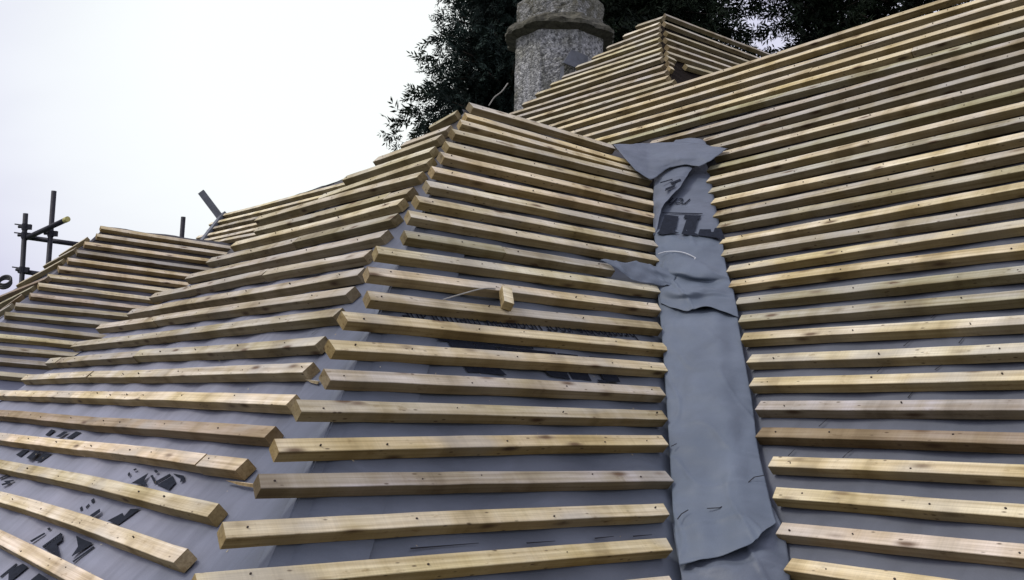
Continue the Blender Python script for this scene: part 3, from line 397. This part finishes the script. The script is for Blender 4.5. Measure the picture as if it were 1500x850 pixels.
def batten(parent, p0, p1, normal, tint, w=0.0455, th=0.039, label=None, near=True, skew0=0.0, skew1=0.0, nails=True):
    p0 = Vector(p0); p1 = Vector(p1)
    X = (p1 - p0); ln = X.length; X.normalize()
    Z = (normal - X * normal.dot(X)).normalized(); Y = Z.cross(X)
    M = Matrix((X, Y, Z)).transposed().to_4x4(); M.translation = p0 + HOFF
    n = max(2, int(ln / (0.10 if near else 0.4)))
    bev = 0.0016; ph = rnd.uniform(0, 9); am = rnd.uniform(0.0012, 0.0048) * min(1.0, ln)
    g = Geo(); vs = []
    prof = [(-bev, 0), (-w + bev, 0), (-w, -bev), (-w, -th + bev), (-w + bev, -th), (-bev, -th), (0, -th + bev), (0, -bev)]
    tw = rnd.uniform(-0.03, 0.03)
    for i in range(n + 1):
        x = ln * i / n
        dy = am * math.sin(x * 2.1 + ph) + rnd.uniform(-0.0007, 0.0007)
        dz = 0.7 * am * math.sin(x * 2.9 + ph * 2) + rnd.uniform(-0.0004, 0.0004)
        sw = 1 + rnd.uniform(-0.012, 0.012)
        for (y, z) in prof:
            xs = x + (skew0 * (y / -w) if i == 0 else 0) + (skew1 * (y / -w) if i == n else 0)
            yy = y * sw; zz = z + tw * (yy + w / 2) * (x / ln - 0.5)
            vs.append((xs, yy + dy, zz + dz))
    fs = []
    for i in range(n):
        for k in range(8):
            a = i * 8 + k; b = i * 8 + (k + 1) % 8
            fs.append((a, a + 8, b + 8, b))
    fs.append(tuple(range(8))); fs.append(tuple(n * 8 + k for k in range(8))[::-1])
    g.add(vs, fs, 0)
    if nails:
        x = rnd.uniform(0.03, 0.12)
        while x < ln - 0.02:
            y = -w * rnd.uniform(0.3, 0.7); r = rnd.uniform(0.0014, 0.0028)
            zc = 0.0016 + 0.7 * am
            g.add([(x + r * 1.3 * math.cos(a), y + r * math.sin(a), zc) for a in [k * math.pi / 4 for k in range(8)]], [tuple(range(8))], 1)
            g.add([(x + r * 1.3 * math.cos(a), y + r * math.sin(a), zz) for zz in (zc, -0.004) for a in [k * math.pi / 4 for k in range(8)]],
                  [(k, (k + 1) % 8, 8 + (k + 1) % 8, 8 + k) for k in range(8)], 1)
            x += rnd.choice((0.42, 0.45, 0.45, 0.2, 0.4))
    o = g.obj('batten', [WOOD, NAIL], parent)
    o.matrix_basis = M
    j = rnd.uniform(0.86, 1.12); gm = rnd.choice((0, 0, 0.1, 0.2, 0.45)); tint = [c * (1 - gm) + 0.47 * q * gm for c, q in zip(tint, (1.0, 0.94, 0.82))]
    o.color = (tint[0] * j, tint[1] * j * rnd.uniform(0.97, 1.02), tint[2] * j * rnd.uniform(0.9, 1.08), 1)
    if label: o['label'] = label
    return o

def lay(parent, rows_, normal, tints, w=0.0455, th=0.039, near=True, splits={}, default=T_FRESH, labels={}, nails=True):
    for i, r in enumerate(rows_):
        p0 = Vector(r[:3]); p1 = Vector(r[3:]); t = tints.get(i, default if not isinstance(default, (list,)) else default[i % len(default)])
        if isinstance(default, list) and i not in tints: t = rnd.choice(default)
        cuts = [0.0] + splits.get(i, []) + [1.0]; d = (p1 - p0)
        for k in range(len(cuts) - 1):
            a = p0 + d * cuts[k] + (d.normalized() * 0.0025 if k else Vector()); b = p0 + d * cuts[k + 1]
            if k:                                                # each later length sits a little off the line of the first
                s = normal.cross(d).normalized() * rnd.uniform(-0.008, 0.003); a += s; b += s * 0.4
            batten(parent, a, b, normal, t if not k else [c * 0.93 for c in t], w, th, labels.get(i), near,
                   rnd.uniform(-0.009, 0.009), rnd.uniform(-0.009, 0.009), nails)

lay(side, BAT['C'], nC, {3: T_DULL, 10: T_GREEN, 11: T_PALE, 13: T_DULL, 16: T_DULL, 19: T_GREY, 17: T_FRESH, 18: T_YEL, 20: T_FRESH, 21: T_YEL, 15: T_FRESH, 14: T_YEL, 12: T_PEACH},
    splits={10: [0.43]}, default=[T_PALE, T_FRESH, T_PALE, T_YEL],
    labels={19: 'weathered grey batten', 13: 'weathered brown batten', 16: 'rough weathered batten with dark knots', 10: 'greenish batten made of two lengths'})
lay(front, BAT['L'], nL, {14: T_DULL, 15: T_PALE, 16: T_FRESH, 17: T_BROWN, 18: T_PEACH, 19: T_FRESH, 20: T_PEACH, 21: T_PEACH},
    splits={6: [0.88], 18: [0.925], 10: [0.62], 12: [0.33], 14: [0.07, 0.46], 15: [0.36], 8: [0.55]}, default=[T_DULL, T_GREY, T_DULL, T_STRAW],
    labels={18: 'batten with a split and cracked end', 17: 'brownish weathered batten'})
lay(main, BAT['R'], nL, {6: T_DULL, 7: T_GREY, 8: T_GREY, 9: T_PALE, 24: T_FRESH, 25: T_LILAC, 26: T_BROWN, 27: T_YEL, 28: T_FRESH, 29: T_PEACH, 30: T_YEL},
    splits={3: [0.48], 4: [0.62]}, default=[T_PALE, T_FRESH, T_YEL, T_PALE, T_DULL, T_GREEN, T_PALE, T_FRESH], labels={25: 'weathered lilac grey batten'})
lay(far, BAT['F'], nC, {},  default=[T_DULL, T_PALE, T_GREY, T_PEACH], near=False, nails=False)
lay(farf, BAT['G'], nL, {}, default=[T_DULL, T_GREEN, T_BROWN], near=False, nails=False)
lay(back, BAT['M'], nL, {},  default=[T_PALE, T_DULL], near=False, nails=False)
lay(top, BAT['T'], nL, {}, default=[T_PALE, T_DULL, T_STRAW, T_STRAW], near=False, nails=False)
lay(tright, BAT['TR'], nC, {}, default=[T_PALE, T_DULL], near=False, nails=False)

# hip board closing the distant slope
g = Geo()
a = Vector(BAT['M'][0][:3]); b = Vector(BAT['M'][4][:3])
for p, q in ((a, b),):
    q = q + (q - p) * 0.25
    d = (q - p).normalized(); n = nL; s = d.cross(n).normalized()
    Mx = Matrix((d, s, n)).transposed().to_4x4(); Mx.translation = (p + q) / 2 + HOFF - s * 0.02 - n * 0.01
    g.box(Mx, (q - p).length, 0.07, 0.05)
g.obj('hip_board', [LEAD], back)

# splinters at the cracked ends
for (p, q), t in zip(SPL, (T_PEACH, (0.8, 0.76, 0.66))):
    p = Vector(p) + HOFF; q = Vector(q) + HOFF; d = (q - p).normalized(); s = d.cross(nL)
    g = Geo(); g.add([p, p + s * 0.003 + nL * 0.004, q + s * 0.006, q - s * 0.007, q + nL * 0.007, (p + q) / 2 + s * 0.007, (p + q) / 2 - s * 0.004],
                     [(0, 5, 2, 3, 6), (0, 6, 3, 4, 1), (1, 4, 2, 5), (0, 1, 5), (2, 4, 3)])
    o = g.obj('splinter', [WOOD], front); o.color = (*t, 1)

# saw dust and small chips lying on the membrane of the lower courses
g = Geo()
for _ in range(150):
    if rnd.random() < 0.5:
        z = rnd.uniform(-2.1, -1.2); t = rnd.uniform(z + 0.05, z + 1.2); p = Vector((t, z, z)); n = nC
    else:
        z = rnd.uniform(-2.1, -1.2); t = rnd.uniform(z + 0.05, z + 2.4); p = Vector((z, t, z)); n = nL
    p = p + HOFF - Vector((0, 0, DROP)) + n * 0.005; a = rnd.uniform(0, 6.28); r = rnd.uniform(0.001, 0.0045)
    X = n.cross(Vector((0.3, 0.2, 1))).normalized(); Y = n.cross(X); d1 = X * math.cos(a) + Y * math.sin(a); d2 = n.cross(d1)
    g.add([p - d1 * r, p + d2 * r * 0.4 + n * 0.001, p + d1 * r * 1.4 + n * 0.001, p - d2 * r * 0.4], [(0, 3, 2, 1)])
o = g.obj('sawdust', [WOOD]); o.matrix_world = house.matrix_world.copy(); o.color = (*T_PALE, 1); o['kind'] = 'stuff'

# ---------------------------------------------------------------- chimney (part of the house)
def ring(cx, cy, z, r, rot, jit=0.0):
    return [Vector((cx + (r + rnd.uniform(-jit, jit)) * math.cos(rot + k * math.pi / 4), cy + (r + rnd.uniform(-jit, jit)) * math.sin(rot + k * math.pi / 4), z)) for k in range(8)]
CX, CY, CB = CH['c'][0] + 0.31, CH['c'][1] + 0.36, CH['band'][2] + 0.15
rot = math.radians(218 + 8 + 24)
from mathutils import noise as mnoise
def loft(prof, m, name, parent, amp=0.006, step=0.03):
    """eight-sided shaft with worn, uneven faces"""
    pr = []
    for (z0, r0), (z1, r1) in zip(prof[:-1], prof[1:]):
        k = max(1, int(abs(z1 - z0) / step)); pr += [(z0 + (z1 - z0) * i / k, r0 + (r1 - r0) * i / k) for i in range(k)]
    pr.append(prof[-1]); S = 9; vs = []; M_ = 8 * S
    for z, r in pr:
        c8 = ring(0, 0, z, r, rot)
        for k in range(8):
            for t in range(S):
                p = c8[k].lerp(c8[(k + 1) % 8], t / S); n = Vector((p.x, p.y, 0)).normalized()
                d = mnoise.noise(p * 7.0 + Vector((3, 1, 2))) * amp * 1.3 + mnoise.noise(p * 22.0) * amp + min(0, mnoise.noise(p * 11.0 + Vector((9, 0, 0))) + 0.25) * amp * 5
                vs.append(p + n * d + Vector((0, 0, d * 0.4)))
    g = Geo(); fs = [(i * M_ + k, i * M_ + (k + 1) % M_, (i + 1) * M_ + (k + 1) % M_, (i + 1) * M_ + k) for i in range(len(pr) - 1) for k in range(M_)]
    fs.append(tuple(range(M_))[::-1]); fs.append(tuple((len(pr) - 1) * M_ + k for k in range(M_)))
    g.add(vs, fs); return g.obj(name, [m], parent)
HC = Vector((CX, CY, CB)) + HOFF
shaft = loft([(-3.2, CHR), (-2.0, CHR), (-1.0, CHR), (-0.002, CHR)], PEBBLE, 'chimney', house, 0.004); shaft.location = HC
shaft['label'] = 'octagonal pebbledashed chimney shaft'
cap = loft([(0.0, CHR + 0.015), (0.035, CHR + 0.12), (0.075, CHR + 0.12), (0.17, CHR + 0.01)], STONE, 'drip_band', shaft, 0.020, 0.018)
upper = loft([(0.125, CHR - 0.005), (0.38, CHR - 0.01), (0.47, CHR - 0.10), (0.8, CHR - 0.10), (1.2, CHR - 0.10)], PEBBLE_OLD, 'upper_shaft', shaft, 0.012)
pot = loft([(1.2, CHR - 0.10), (1.23, CHR + 0.0), (1.32, CHR + 0.0), (1.36, CHR - 0.06)], STONE, 'coping', shaft)
g = Geo()
dcam = (Matrix.Rotation(-YAW, 4, 'Z') @ Vector((0.0, -1.0, 0))).normalized(); rgt = Vector((0, 0, 1)).cross(dcam) * 1.0
base = dcam * (CHR * 0.94)
def cp(a, z, o): return base + rgt * a + Vector((0, 0, z)) + dcam * o
g.add([cp(0.0, -0.38, 0.03), cp(0.10, -0.24, 0.05), cp(0.27, -0.30, 0.04), cp(0.27, -0.50, 0.03), cp(0.20, -0.47, 0.10), cp(0.02, -0.40, 0.10)], [(0, 1, 2, 3, 4, 5)])
g.add([cp(-0.01, -0.42, 0.03), cp(0.03, -0.41, 0.05), cp(0.02, -0.75, 0.05), cp(-0.02, -0.75, 0.03)], [(0, 1, 2, 3)])
g.obj('lead_flashing', [LEAD], shaft)

# ---------------------------------------------------------------- loose membrane in the valley
nE = Vector(NE).normalized()
def cr(p, t):
    n = len(p) - 1; x = t * n; i = min(int(x), n - 1); f = x - i
    a = p[max(i - 1, 0)] if i > 0 else p[0] * 2 - p[1]; b = p[i]; c = p[i + 1]; d = p[i + 2] if i + 2 <= n else p[n] * 2 - p[n - 1]
    return 0.5 * ((2 * b) + (c - a) * f + (2 * a - 5 * b + 4 * c - d) * f * f + (3 * b - a - 3 * c + d) * f ** 3)
def lin(p, t):
    x = t * (len(p) - 1); i = min(int(x), len(p) - 2); return p[i].lerp(p[i + 1], x - i)
def felt_patch(g, rows_, nu=26, nv=40, rough=0.003, mi=0, seed=0, crease=1.0, stiff=False, folds=0.0):
    cr = lin if stiff else globals()['cr']
    R = [[Vector(p) for p in r] for r in rows_]
    vs = []
    for j in range(nv + 1):
        row = [cr([r[k] for r in R], j / nv) for k in range(len(R[0]))]
        for i in range(nu + 1):
            p = cr(row, i / nu); s = seed
            fo = folds * math.sin(math.pi * i / nu) * (math.sin(i / nu * 11 + 1.6 * math.sin(j / nv * 4)) + 0.6 * math.sin(i / nu * 19 + j / nv * 3))
            w = math.sin(p.x * 31 + p.z * 17 + s) * math.sin(p.y * 23 - p.z * 29 + s * 2) + 0.5 * math.sin(p.z * 61 + p.y * 37 + s) * math.sin(p.x * 53 - s)
            f = max(0.0, 1 - abs(math.sin(p.x * 9.3 + p.z * 14.1 + s * 1.7 + 0.8 * math.sin(p.y * 17 + s))) * 5) + max(0.0, 1 - abs(math.sin(p.z * 11.3 - p.y * 12.1 + s * 2.3 + 0.7 * math.sin(p.x * 15))) * 6)
            vs.append(p + HOFF + nE * (rough * (w * crease + 0.9 * f) + fo))
    fs = [(j * (nu + 1) + i, j * (nu + 1) + i + 1, (j + 1) * (nu + 1) + i + 1, (j + 1) * (nu + 1) + i) for j in range(nv) for i in range(nu)]
    g.add(vs, fs, mi)
def felt_obj(name, g, mats, label):
    o = g.obj(name, mats)
    for p in o.data.polygons: p.use_smooth = p.material_index == 0
    o.matrix_world = Matrix.Translation(W(0, 0, GZ)) @ Matrix.Rotation(YAW, 4, 'Z')
    sm = o.modifiers.new('thickness', 'SOLIDIFY'); sm.thickness = 0.0007; sm.offset = -1
    sm.use_rim = True
    return tag(o, label, 'roofing membrane', 'loose membrane pieces laid down the valley')
def slit_geo(g, segs, mi):
    for s in segs:
        for p, q in zip(s[:-1], s[1:]):
            p = Vector(p) + HOFF; q = Vector(q) + HOFF; w = (q - p).cross(nE).normalized() * 0.0018
            g.add([p - w, q - w, q + w, p + w], [(0, 1, 2, 3)], mi)

g = Geo(); felt_patch(g, FELT['bottom'], 50, 60, rough=0.008, seed=4); felt_obj('roofing_membrane', g, [MEM_V2], 'crumpled grey membrane at the foot of the valley, under the wavy lower edge')
g = Geo(); felt_patch(g, FELT['low'], 60, 150, rough=0.0042, seed=1, folds=0.0045); slit_geo(g, SLIT_V, 1)
felt_obj('roofing_membrane', g, [MEM_V, CRACK], 'long smooth blue grey membrane strip down the valley with a wavy bottom edge')
g = Geo(); felt_patch(g, FELT['mid'], 60, 60, rough=0.006, seed=2); felt_patch(g, FELT['flap'], 40, 24, rough=0.006, seed=5)
felt_obj('roofing_membrane', g, [MEM_V], 'wrinkled membrane piece with a pointed flap lifting over the left battens')
g = Geo(); felt_patch(g, FELT['text'], 24, 30, rough=0.0015, seed=3)
for poly in MARK_V: g.add([Vector(p) + HOFF for p in poly], [tuple(range(len(poly)))], 1)
lay_text(g, 'rch', TXT_V[0], TXT_V[1], TXT_V[2], nE, 0.055, 1, 0.0, 0.0)
felt_patch(g, FELT['twist'], 30, 44, rough=0.003, seed=7)
for poly in MARK_TW: g.add([Vector(p) + HOFF for p in poly], [tuple(range(len(poly)))], 1)
felt_patch(g, FELT['head'], 14, 10, rough=0.004, seed=8)
felt_patch(g, FELT['fold'], 44, 32, rough=0.003, seed=9, stiff=True)
felt_obj('roofing_membrane', g, [MEM_V2, INK], 'folded and twisted membrane head with black print and a broad triangular fold')

def smooth_pts(pts, n=24):
    P = [Vector(p) for p in pts]; return [cr(P, i / n) for i in range(n + 1)]
g = Geo(); g.tube([W(*p) for p in smooth_pts(STRING)], 0.0028, 6)
tag(g.obj('cord', [WHITE], None, True), 'bent white cord lying on the grey valley membrane', 'cord')

# ---------------------------------------------------------------- loose bits on the battens
b0, b1, b2, b3 = [Vector(p) for p in BLOCK]
X = (b1 - b0).normalized(); D_ = ((b3 + b2) / 2 - (b0 + b1) / 2); ln = 0.095; D_.normalize()
Z = X.cross(D_).normalized(); Z = Z if Z.dot(nC) > 0 else -Z
Yb = -D_
Mx = Matrix((X, Yb, Z)).transposed().to_4x4(); 
cen = (b0 + b1) / 2 - Yb * (ln / 2)
Mx.translation = cen + nC * 0.0165
g = Geo(); g.box(Matrix(), 0.052, ln, 0.034)
o = g.obj('timber_offcut', [WOOD]); o.matrix_world = HM @ Mx @ Matrix.Rotation(-0.42, 4, 'Z'); o.color = (*T_PALE, 1)
bv = o.modifiers.new('edge', 'BEVEL'); bv.width = 0.002; bv.segments = 2
tag(o, 'short pale timber offcut standing across the battens left of the valley', 'timber block')
g = Geo(); g.tube([W(*(Vector(p) + nC * (0.006 + 0.02 * math.sin(i / 24 * math.pi)))) for i, p in enumerate(smooth_pts(BLKTW))], 0.0026, 6)
tag(g.obj('twine', [TWINE], None, True), 'thin pale twine running left from the timber offcut', 'twine')
g = Geo(); g.tube([W(*p) for p in smooth_pts(SPRIG)], 0.006, 6)
tag(g.obj('wire', [TWINE], None, True), 'thin pale wire rising behind the wing ridge in front of the dark tree', 'wire')

# ---------------------------------------------------------------- scaffold at the left
TUBE = 0.029
sc = empty('scaffold', Matrix.Translation(W(SC['p1'][0][0], SC['p1'][0][1], GZ)), 'dark steel scaffold corner with two standards and couplers beyond the far left wing', 'scaffold')
def scv(p): return W(*p) - Vector(sc.location)
def pole(key, name='pole', parent=sc, base=True, f=scv):
    a, b = Vector(SC[key][0]), Vector(SC[key][1]); d = (b - a)
    if base: b = a + d * ((GZ - a.z) / d.z)
    g = Geo(); g.tube([f(a), f(b)], TUBE, 14); return g.obj(name, [STEEL], parent, True)
pole('p1'); pole('p2')
pole('brace', 'ledger', base=False); pole('led', 'ledger', base=False); pole('led2', 'ledger', base=False)
a, b = [Vector(p) for p in SC['brace']]
g = Geo(); d = (b - a).normalized(); g.tube([scv(b - d * 0.03), scv(b + d * 0.035)], 0.031, 14); g.obj('end_cap', [YELLOW], sc)
def coupler(p, ax):
    g = Geo(); p = scv(p)
    g.tube([p - Vector((0, 0, 0.035)), p + Vector((0, 0, 0.035))], 0.036, 10)
    g.tube([p - ax * 0.075, p + ax * 0.06], 0.018, 6)
    g.box(Matrix.Translation(p + ax * 0.05), 0.05, 0.04, 0.06)
    g.tube([p - ax * 0.12 + Vector((0, 0, 0.03)), p - ax * 0.02 + Vector((0, 0, 0.02))], 0.008, 6)
    g.obj('coupler', [STEEL], sc)
p1a, p1b = [Vector(p) for p in SC['p1']]; p2a, p2b = [Vector(p) for p in SC['p2']]
def onp(a, b, z): return a + (b - a) * ((z - a.z) / (b.z - a.z))
axw = Vector((1, 0, 0))
coupler(onp(p1a, p1b, SC['led'][0][2]), axw); coupler(onp(p1a, p1b, SC['led2'][0][2]), axw)
coupler(onp(p1a, p1b, SC['led'][0][2] + 0.10), axw)
coupler(onp(p2a, p2b, SC['brace'][1][2] - 0.09), axw)
# lone standard between the wings
lone = empty('scaffold_pole', Matrix.Translation(W(SC['p3'][0][0], SC['p3'][0][1], GZ)), 'lone dark scaffold pole top showing above the far wing ridge', 'pole')
pole('p3', 'tube', lone, True, lambda p: W(*p) - Vector(lone.location))
g = Geo(); a, b = Vector(SC['board'][0]), Vector(SC['board'][1]); b = b + (b - a) * 0.5; d = (W(*b) - W(*a))
Xd = d.normalized(); Zd = Vector((0, -1, 0)); Yd = Zd.cross(Xd).normalized(); Zd = Xd.cross(Yd)
Mx = Matrix((Xd, Yd, Zd)).transposed().to_4x4(); Mx.translation = (W(*a) + W(*b)) / 2
g.box(Matrix(), d.length, 0.075, 0.012); g.box(Matrix.Translation((0, 0.033, -0.02)), d.length, 0.008, 0.03)
o = g.obj('metal_strip', [LEAD]); o.matrix_world = Mx
tag(o, 'tilted grey metal strip sticking up from the distant slope', 'metal strip')
g = Geo(); c = W(*RING)
for k, (r, z) in enumerate(((0.036, 0.0), (0.034, 0.012), (0.037, -0.012))):
    g.tube([c + Vector((r * 1.2 * math.cos(t), 0.02 * math.sin(t), z + r * math.sin(t))) for t in [i * 2 * math.pi / 26 for i in range(27)]], 0.0085, 8, cap=False)
g.tube([c + Vector((-0.05, 0, 0.0)), c + Vector((-0.07, 0.0, -0.05)), c + Vector((-0.06, 0.02, -0.12))], 0.009, 8)
tag(g.obj('cable', [RUBBER], None, True), 'small loop of black cable hanging at the far left roof edge', 'cable')

# ---------------------------------------------------------------- trees
def leaf_mesh(name, quads):
    q = np.asarray(quads, dtype=np.float32); n = len(q)
    me = bpy.data.meshes.new(name); me.vertices.add(n * 4); me.vertices.foreach_set('co', q.reshape(-1))
    me.loops.add(n * 4); me.loops.foreach_set('vertex_index', np.arange(n * 4, dtype=np.int32))
    me.polygons.add(n); me.polygons.foreach_set('loop_start', np.arange(0, n * 4, 4, dtype=np.int32))
    me.update(calc_edges=True); return me

def conifer(seed, H, r_at, z0, n_branch, per, leaf, mat_, loc_, label, name='conifer_tree', fill=1.0, gap=0.0):
    rs = np.random.RandomState(seed); tree = empty(name, Matrix.Translation(loc_), label, 'tree', 'dark conifers behind the roof')
    g = Geo(); g.tube([(0.05 * math.sin(i), 0.05 * math.cos(i * 1.7), H * 0.97 * i / 9) for i in range(10)], [0.26 * (1 - 0.95 * i / 9) + 0.01 for i in range(10)], 10)
    Q = []
    for b in range(n_branch):
        t = rs.rand() ** 0.9; z = z0 + (H - z0) * t
        az = rs.rand() * 2 * math.pi
        R = r_at(z) * (0.72 + 0.42 * rs.rand()) * (1 + 0.16 * math.sin(az * 3 + z * 1.1 + seed) + 0.12 * math.sin(az * 5 - z * 2.3))
        R = min(R, 1.10 * r_at(z))
        if gap and math.sin(z * 2.2 + az * 2 + seed) > 1 - gap: R *= 0.45
        dirv = np.array([math.cos(az), math.sin(az), 0.0]); droop = rs.uniform(0.05, 0.45)
        p0 = np.array([0, 0, z]); p1 = p0 + dirv * R + np.array([0, 0, -droop * R * 0.7 + 0.25])
        if b % 3 == 0: g.tube([tuple(p0), tuple((p0 + p1) / 2 + np.array([0, 0, 0.06])), tuple(p0 + (p1 - p0) * 0.92)], [0.035, 0.02, 0.005], 5)
        k = int(per * (0.5 + R / 2.2) / 7)
        s = 1 - (rs.rand(k) ** 1.4) * 0.8 * fill
        c = p0 + (p1 - p0) * s[:, None] + rs.normal(0, 1, (k, 3)) * (np.array([0.17, 0.17, 0.13]) * (1.15 - 0.75 * s[:, None]))
        side_ = np.cross(dirv, [0, 0, 1])
        d = dirv * rs.uniform(0.3, 1.1, (k, 1)) + side_ * rs.normal(0, 0.6, (k, 1)) + np.array([0, 0, 1]) * rs.normal(-0.25, 0.45, (k, 1))
        d /= np.linalg.norm(d, axis=1)[:, None]
        w = np.cross(d, rs.normal(0, 1, (k, 3))); w /= np.linalg.norm(w, axis=1)[:, None]
        LS = leaf * rs.uniform(1.6, 3.6, (k, 1))
        for q in range(7):                                     # feathery spray: leaflets left and right of a twig
            sg = (-1, 1)[q % 2] * (0 if q == 6 else 1); f = (q // 2) / 3.4 if q < 6 else 0.75
            cc = c + d * LS * f; dd = d * 0.8 + w * 0.75 * sg + rs.normal(0, 0.14, (k, 3)); dd /= np.linalg.norm(dd, axis=1)[:, None]
            nn = np.cross(dd, np.cross(d, w) + rs.normal(0, 0.35, (k, 3))); nn /= np.linalg.norm(nn, axis=1)[:, None]
            L_ = LS * (0.62 - 0.3 * f); wd = L_ * 0.13
            Q.append(np.stack([cc, cc + dd * L_ * 0.45 + nn * wd, cc + dd * L_, cc + dd * L_ * 0.45 - nn * wd], axis=1))
        kc = 7; s = rs.rand(kc) * 0.62                          # dense dead twigs near the stem
        c = p0 + (p1 - p0) * s[:, None] + rs.normal(0, 0.12, (kc, 3)); d = rs.normal(0, 1, (kc, 3)); d /= np.linalg.norm(d, axis=1)[:, None]
        w = np.cross(d, rs.normal(0, 1, (kc, 3))); w /= np.linalg.norm(w, axis=1)[:, None]
        Q.append(np.stack([c, c + d * 0.12 + w * 0.05, c + d * 0.24, c + d * 0.12 - w * 0.05], axis=1))
    link('crown', leaf_mesh('crown', np.concatenate(Q)), tree, [mat_])
    g.obj('trunk', [BARK], tree, True)
    return tree

def gp(k, dx=0, dy=0):
    p = W(*TREE[k]); return Vector((p.x + dx, p.y + dy, 0))

conifer(3, 14.8, lambda z: min(0.27 * (14.8 - z), 1.85), 3.0, 1900, 190, 0.052, LEAF_A, gp('a'), 'tall dark cypress left of the chimney, ragged against the white sky', 'cypress_tree', 1.0, 0.10)
conifer(5, 20.0, lambda z: min(0.30 * (20 - z), 3.2), 4.0, 950, 170, 0.085, LEAF_B, gp('f'), 'dark conifer directly behind the chimney')
conifer(6, 21.0, lambda z: min(0.28 * (21 - z), 3.0), 4.0, 950, 170, 0.085, LEAF_B, gp('b'), 'dark conifer behind the top of the small high hip')
conifer(8, 20.0, lambda z: min(0.105 * (21 - z), 2.0), 4.0, 800, 105, 0.10, LEAF_B, gp('c'), 'narrow dark conifer left of the bright gap in the foliage')
conifer(9, 21.0, lambda z: min(0.145 * (22 - z), 2.4), 4.0, 800, 110, 0.10, LEAF_B, gp('d'), 'dark conifer right of the bright gap in the foliage')
conifer(11, 21.0, lambda z: min(0.28 * (21 - z), 3.0), 4.0, 950, 170, 0.085, LEAF_B, gp('e'), 'rightmost dark conifer beyond the main ridge')

# ---------------------------------------------------------------- ground, world, light, camera
g = Geo(); n = 40; S = 900.0
vs = [((i / n - 0.5) * S, (j / n - 0.5) * S, 0) for j in range(n + 1) for i in range(n + 1)]
g.add(vs, [(j * (n + 1) + i, j * (n + 1) + i + 1, (j + 1) * (n + 1) + i + 1, (j + 1) * (n + 1) + i) for j in range(n) for i in range(n)])
GR = plain_material('lawn', (0.055, 0.075, 0.03), 0.95, 0, 0.4, 3.0, 0.02)
o = g.obj('ground', [GR]); o['kind'] = 'structure'

w = bpy.data.worlds.new('World'); scene.world = w; w.use_nodes = True
nt = w.node_tree; L = nt.links; bg = nt.nodes['Background']
sky = N(nt, 'ShaderNodeTexSky'); sky.sky_type = 'NISHITA'; sky.sun_disc = False
SUN_EL, SUN_AZ = math.radians(52), math.radians(-105)       # azimuth from +Y towards +X
sky.sun_elevation = SUN_EL; sky.sun_rotation = SUN_AZ; sky.air_density = 1.5; sky.dust_density = 4.0
tc = N(nt, 'ShaderNodeTexCoord')
mp = N(nt, 'ShaderNodeMapping'); mp.inputs['Scale'].default_value = (1.6, 1.6, 3.2); L.new(tc.outputs['Generated'], mp.inputs[0])
cl = N(nt, 'ShaderNodeTexNoise', i_Scale=1.1, i_Detail=4.0, i_Roughness=0.5, i_Distortion=0.3); L.new(mp.outputs[0], cl.inputs['Vector'])
dot = N(nt, 'ShaderNodeVectorMath', operation='DOT_PRODUCT'); L.new(tc.outputs['Generated'], dot.inputs[0])
dv = Vector((-0.17, 1.0, 0.38)).normalized(); dot.inputs[1].default_value = dv
gl = ramp(nt, dot.outputs['Value'], [(0.925, 0.0), (0.988, 1.0)])
cloud = mix(nt, 'MIX', ramp(nt, cl.outputs[0], [(0.42, 0.0), (0.60, 1.0)]), (0.58, 0.57, 0.76), (0.78, 0.79, 0.93))
cloud = mix(nt, 'MIX', gl, cloud, (0.98, 1.02, 1.0))
skm = mix(nt, 'MULTIPLY', 1.0, sky.outputs[0], (0.10, 0.10, 0.10))
tot = mix(nt, 'MIX', 0.93, skm, cloud)
L.new(tot, bg.inputs['Color']); bg.inputs['Strength'].default_value = 1.07

sd = bpy.data.lights.new('sun', 'SUN'); sd.energy = 1.35; sd.angle = math.radians(14); sd.color = (1.0, 0.96, 0.88)
so = bpy.data.objects.new('sun', sd); col.objects.link(so)
dirs = Vector((math.sin(SUN_AZ) * math.cos(SUN_EL), math.cos(SUN_AZ) * math.cos(SUN_EL), math.sin(SUN_EL)))
so.rotation_euler = (-dirs).to_track_quat('-Z', 'Y').to_euler(); so.location = (-8, -4, 16)

cam = bpy.data.cameras.new('camera'); co = bpy.data.objects.new('camera', cam); col.objects.link(co)
cam.sensor_width = 36; cam.lens = 1472.26 / 1500 * 36; cam.clip_start = 0.05; cam.clip_end = 3000
pit, rol = 0.127572894, -0.0259674379
fwd = Vector((0, math.cos(pit), math.sin(pit))); right = Vector((1, 0, 0)); down = fwd.cross(right)
r2 = math.cos(rol) * right + math.sin(rol) * down; d2 = -math.sin(rol) * right + math.cos(rol) * down
Mc = Matrix((r2, -d2, -fwd)).transposed().to_4x4(); Mc.translation = Vector((0, 0, 5.0)); co.matrix_world = Mc
scene.camera = co
scene.view_settings.view_transform = 'Standard'; scene.view_settings.look = 'None'; scene.view_settings.exposure = 0
scene.render.engine = 'CYCLES'
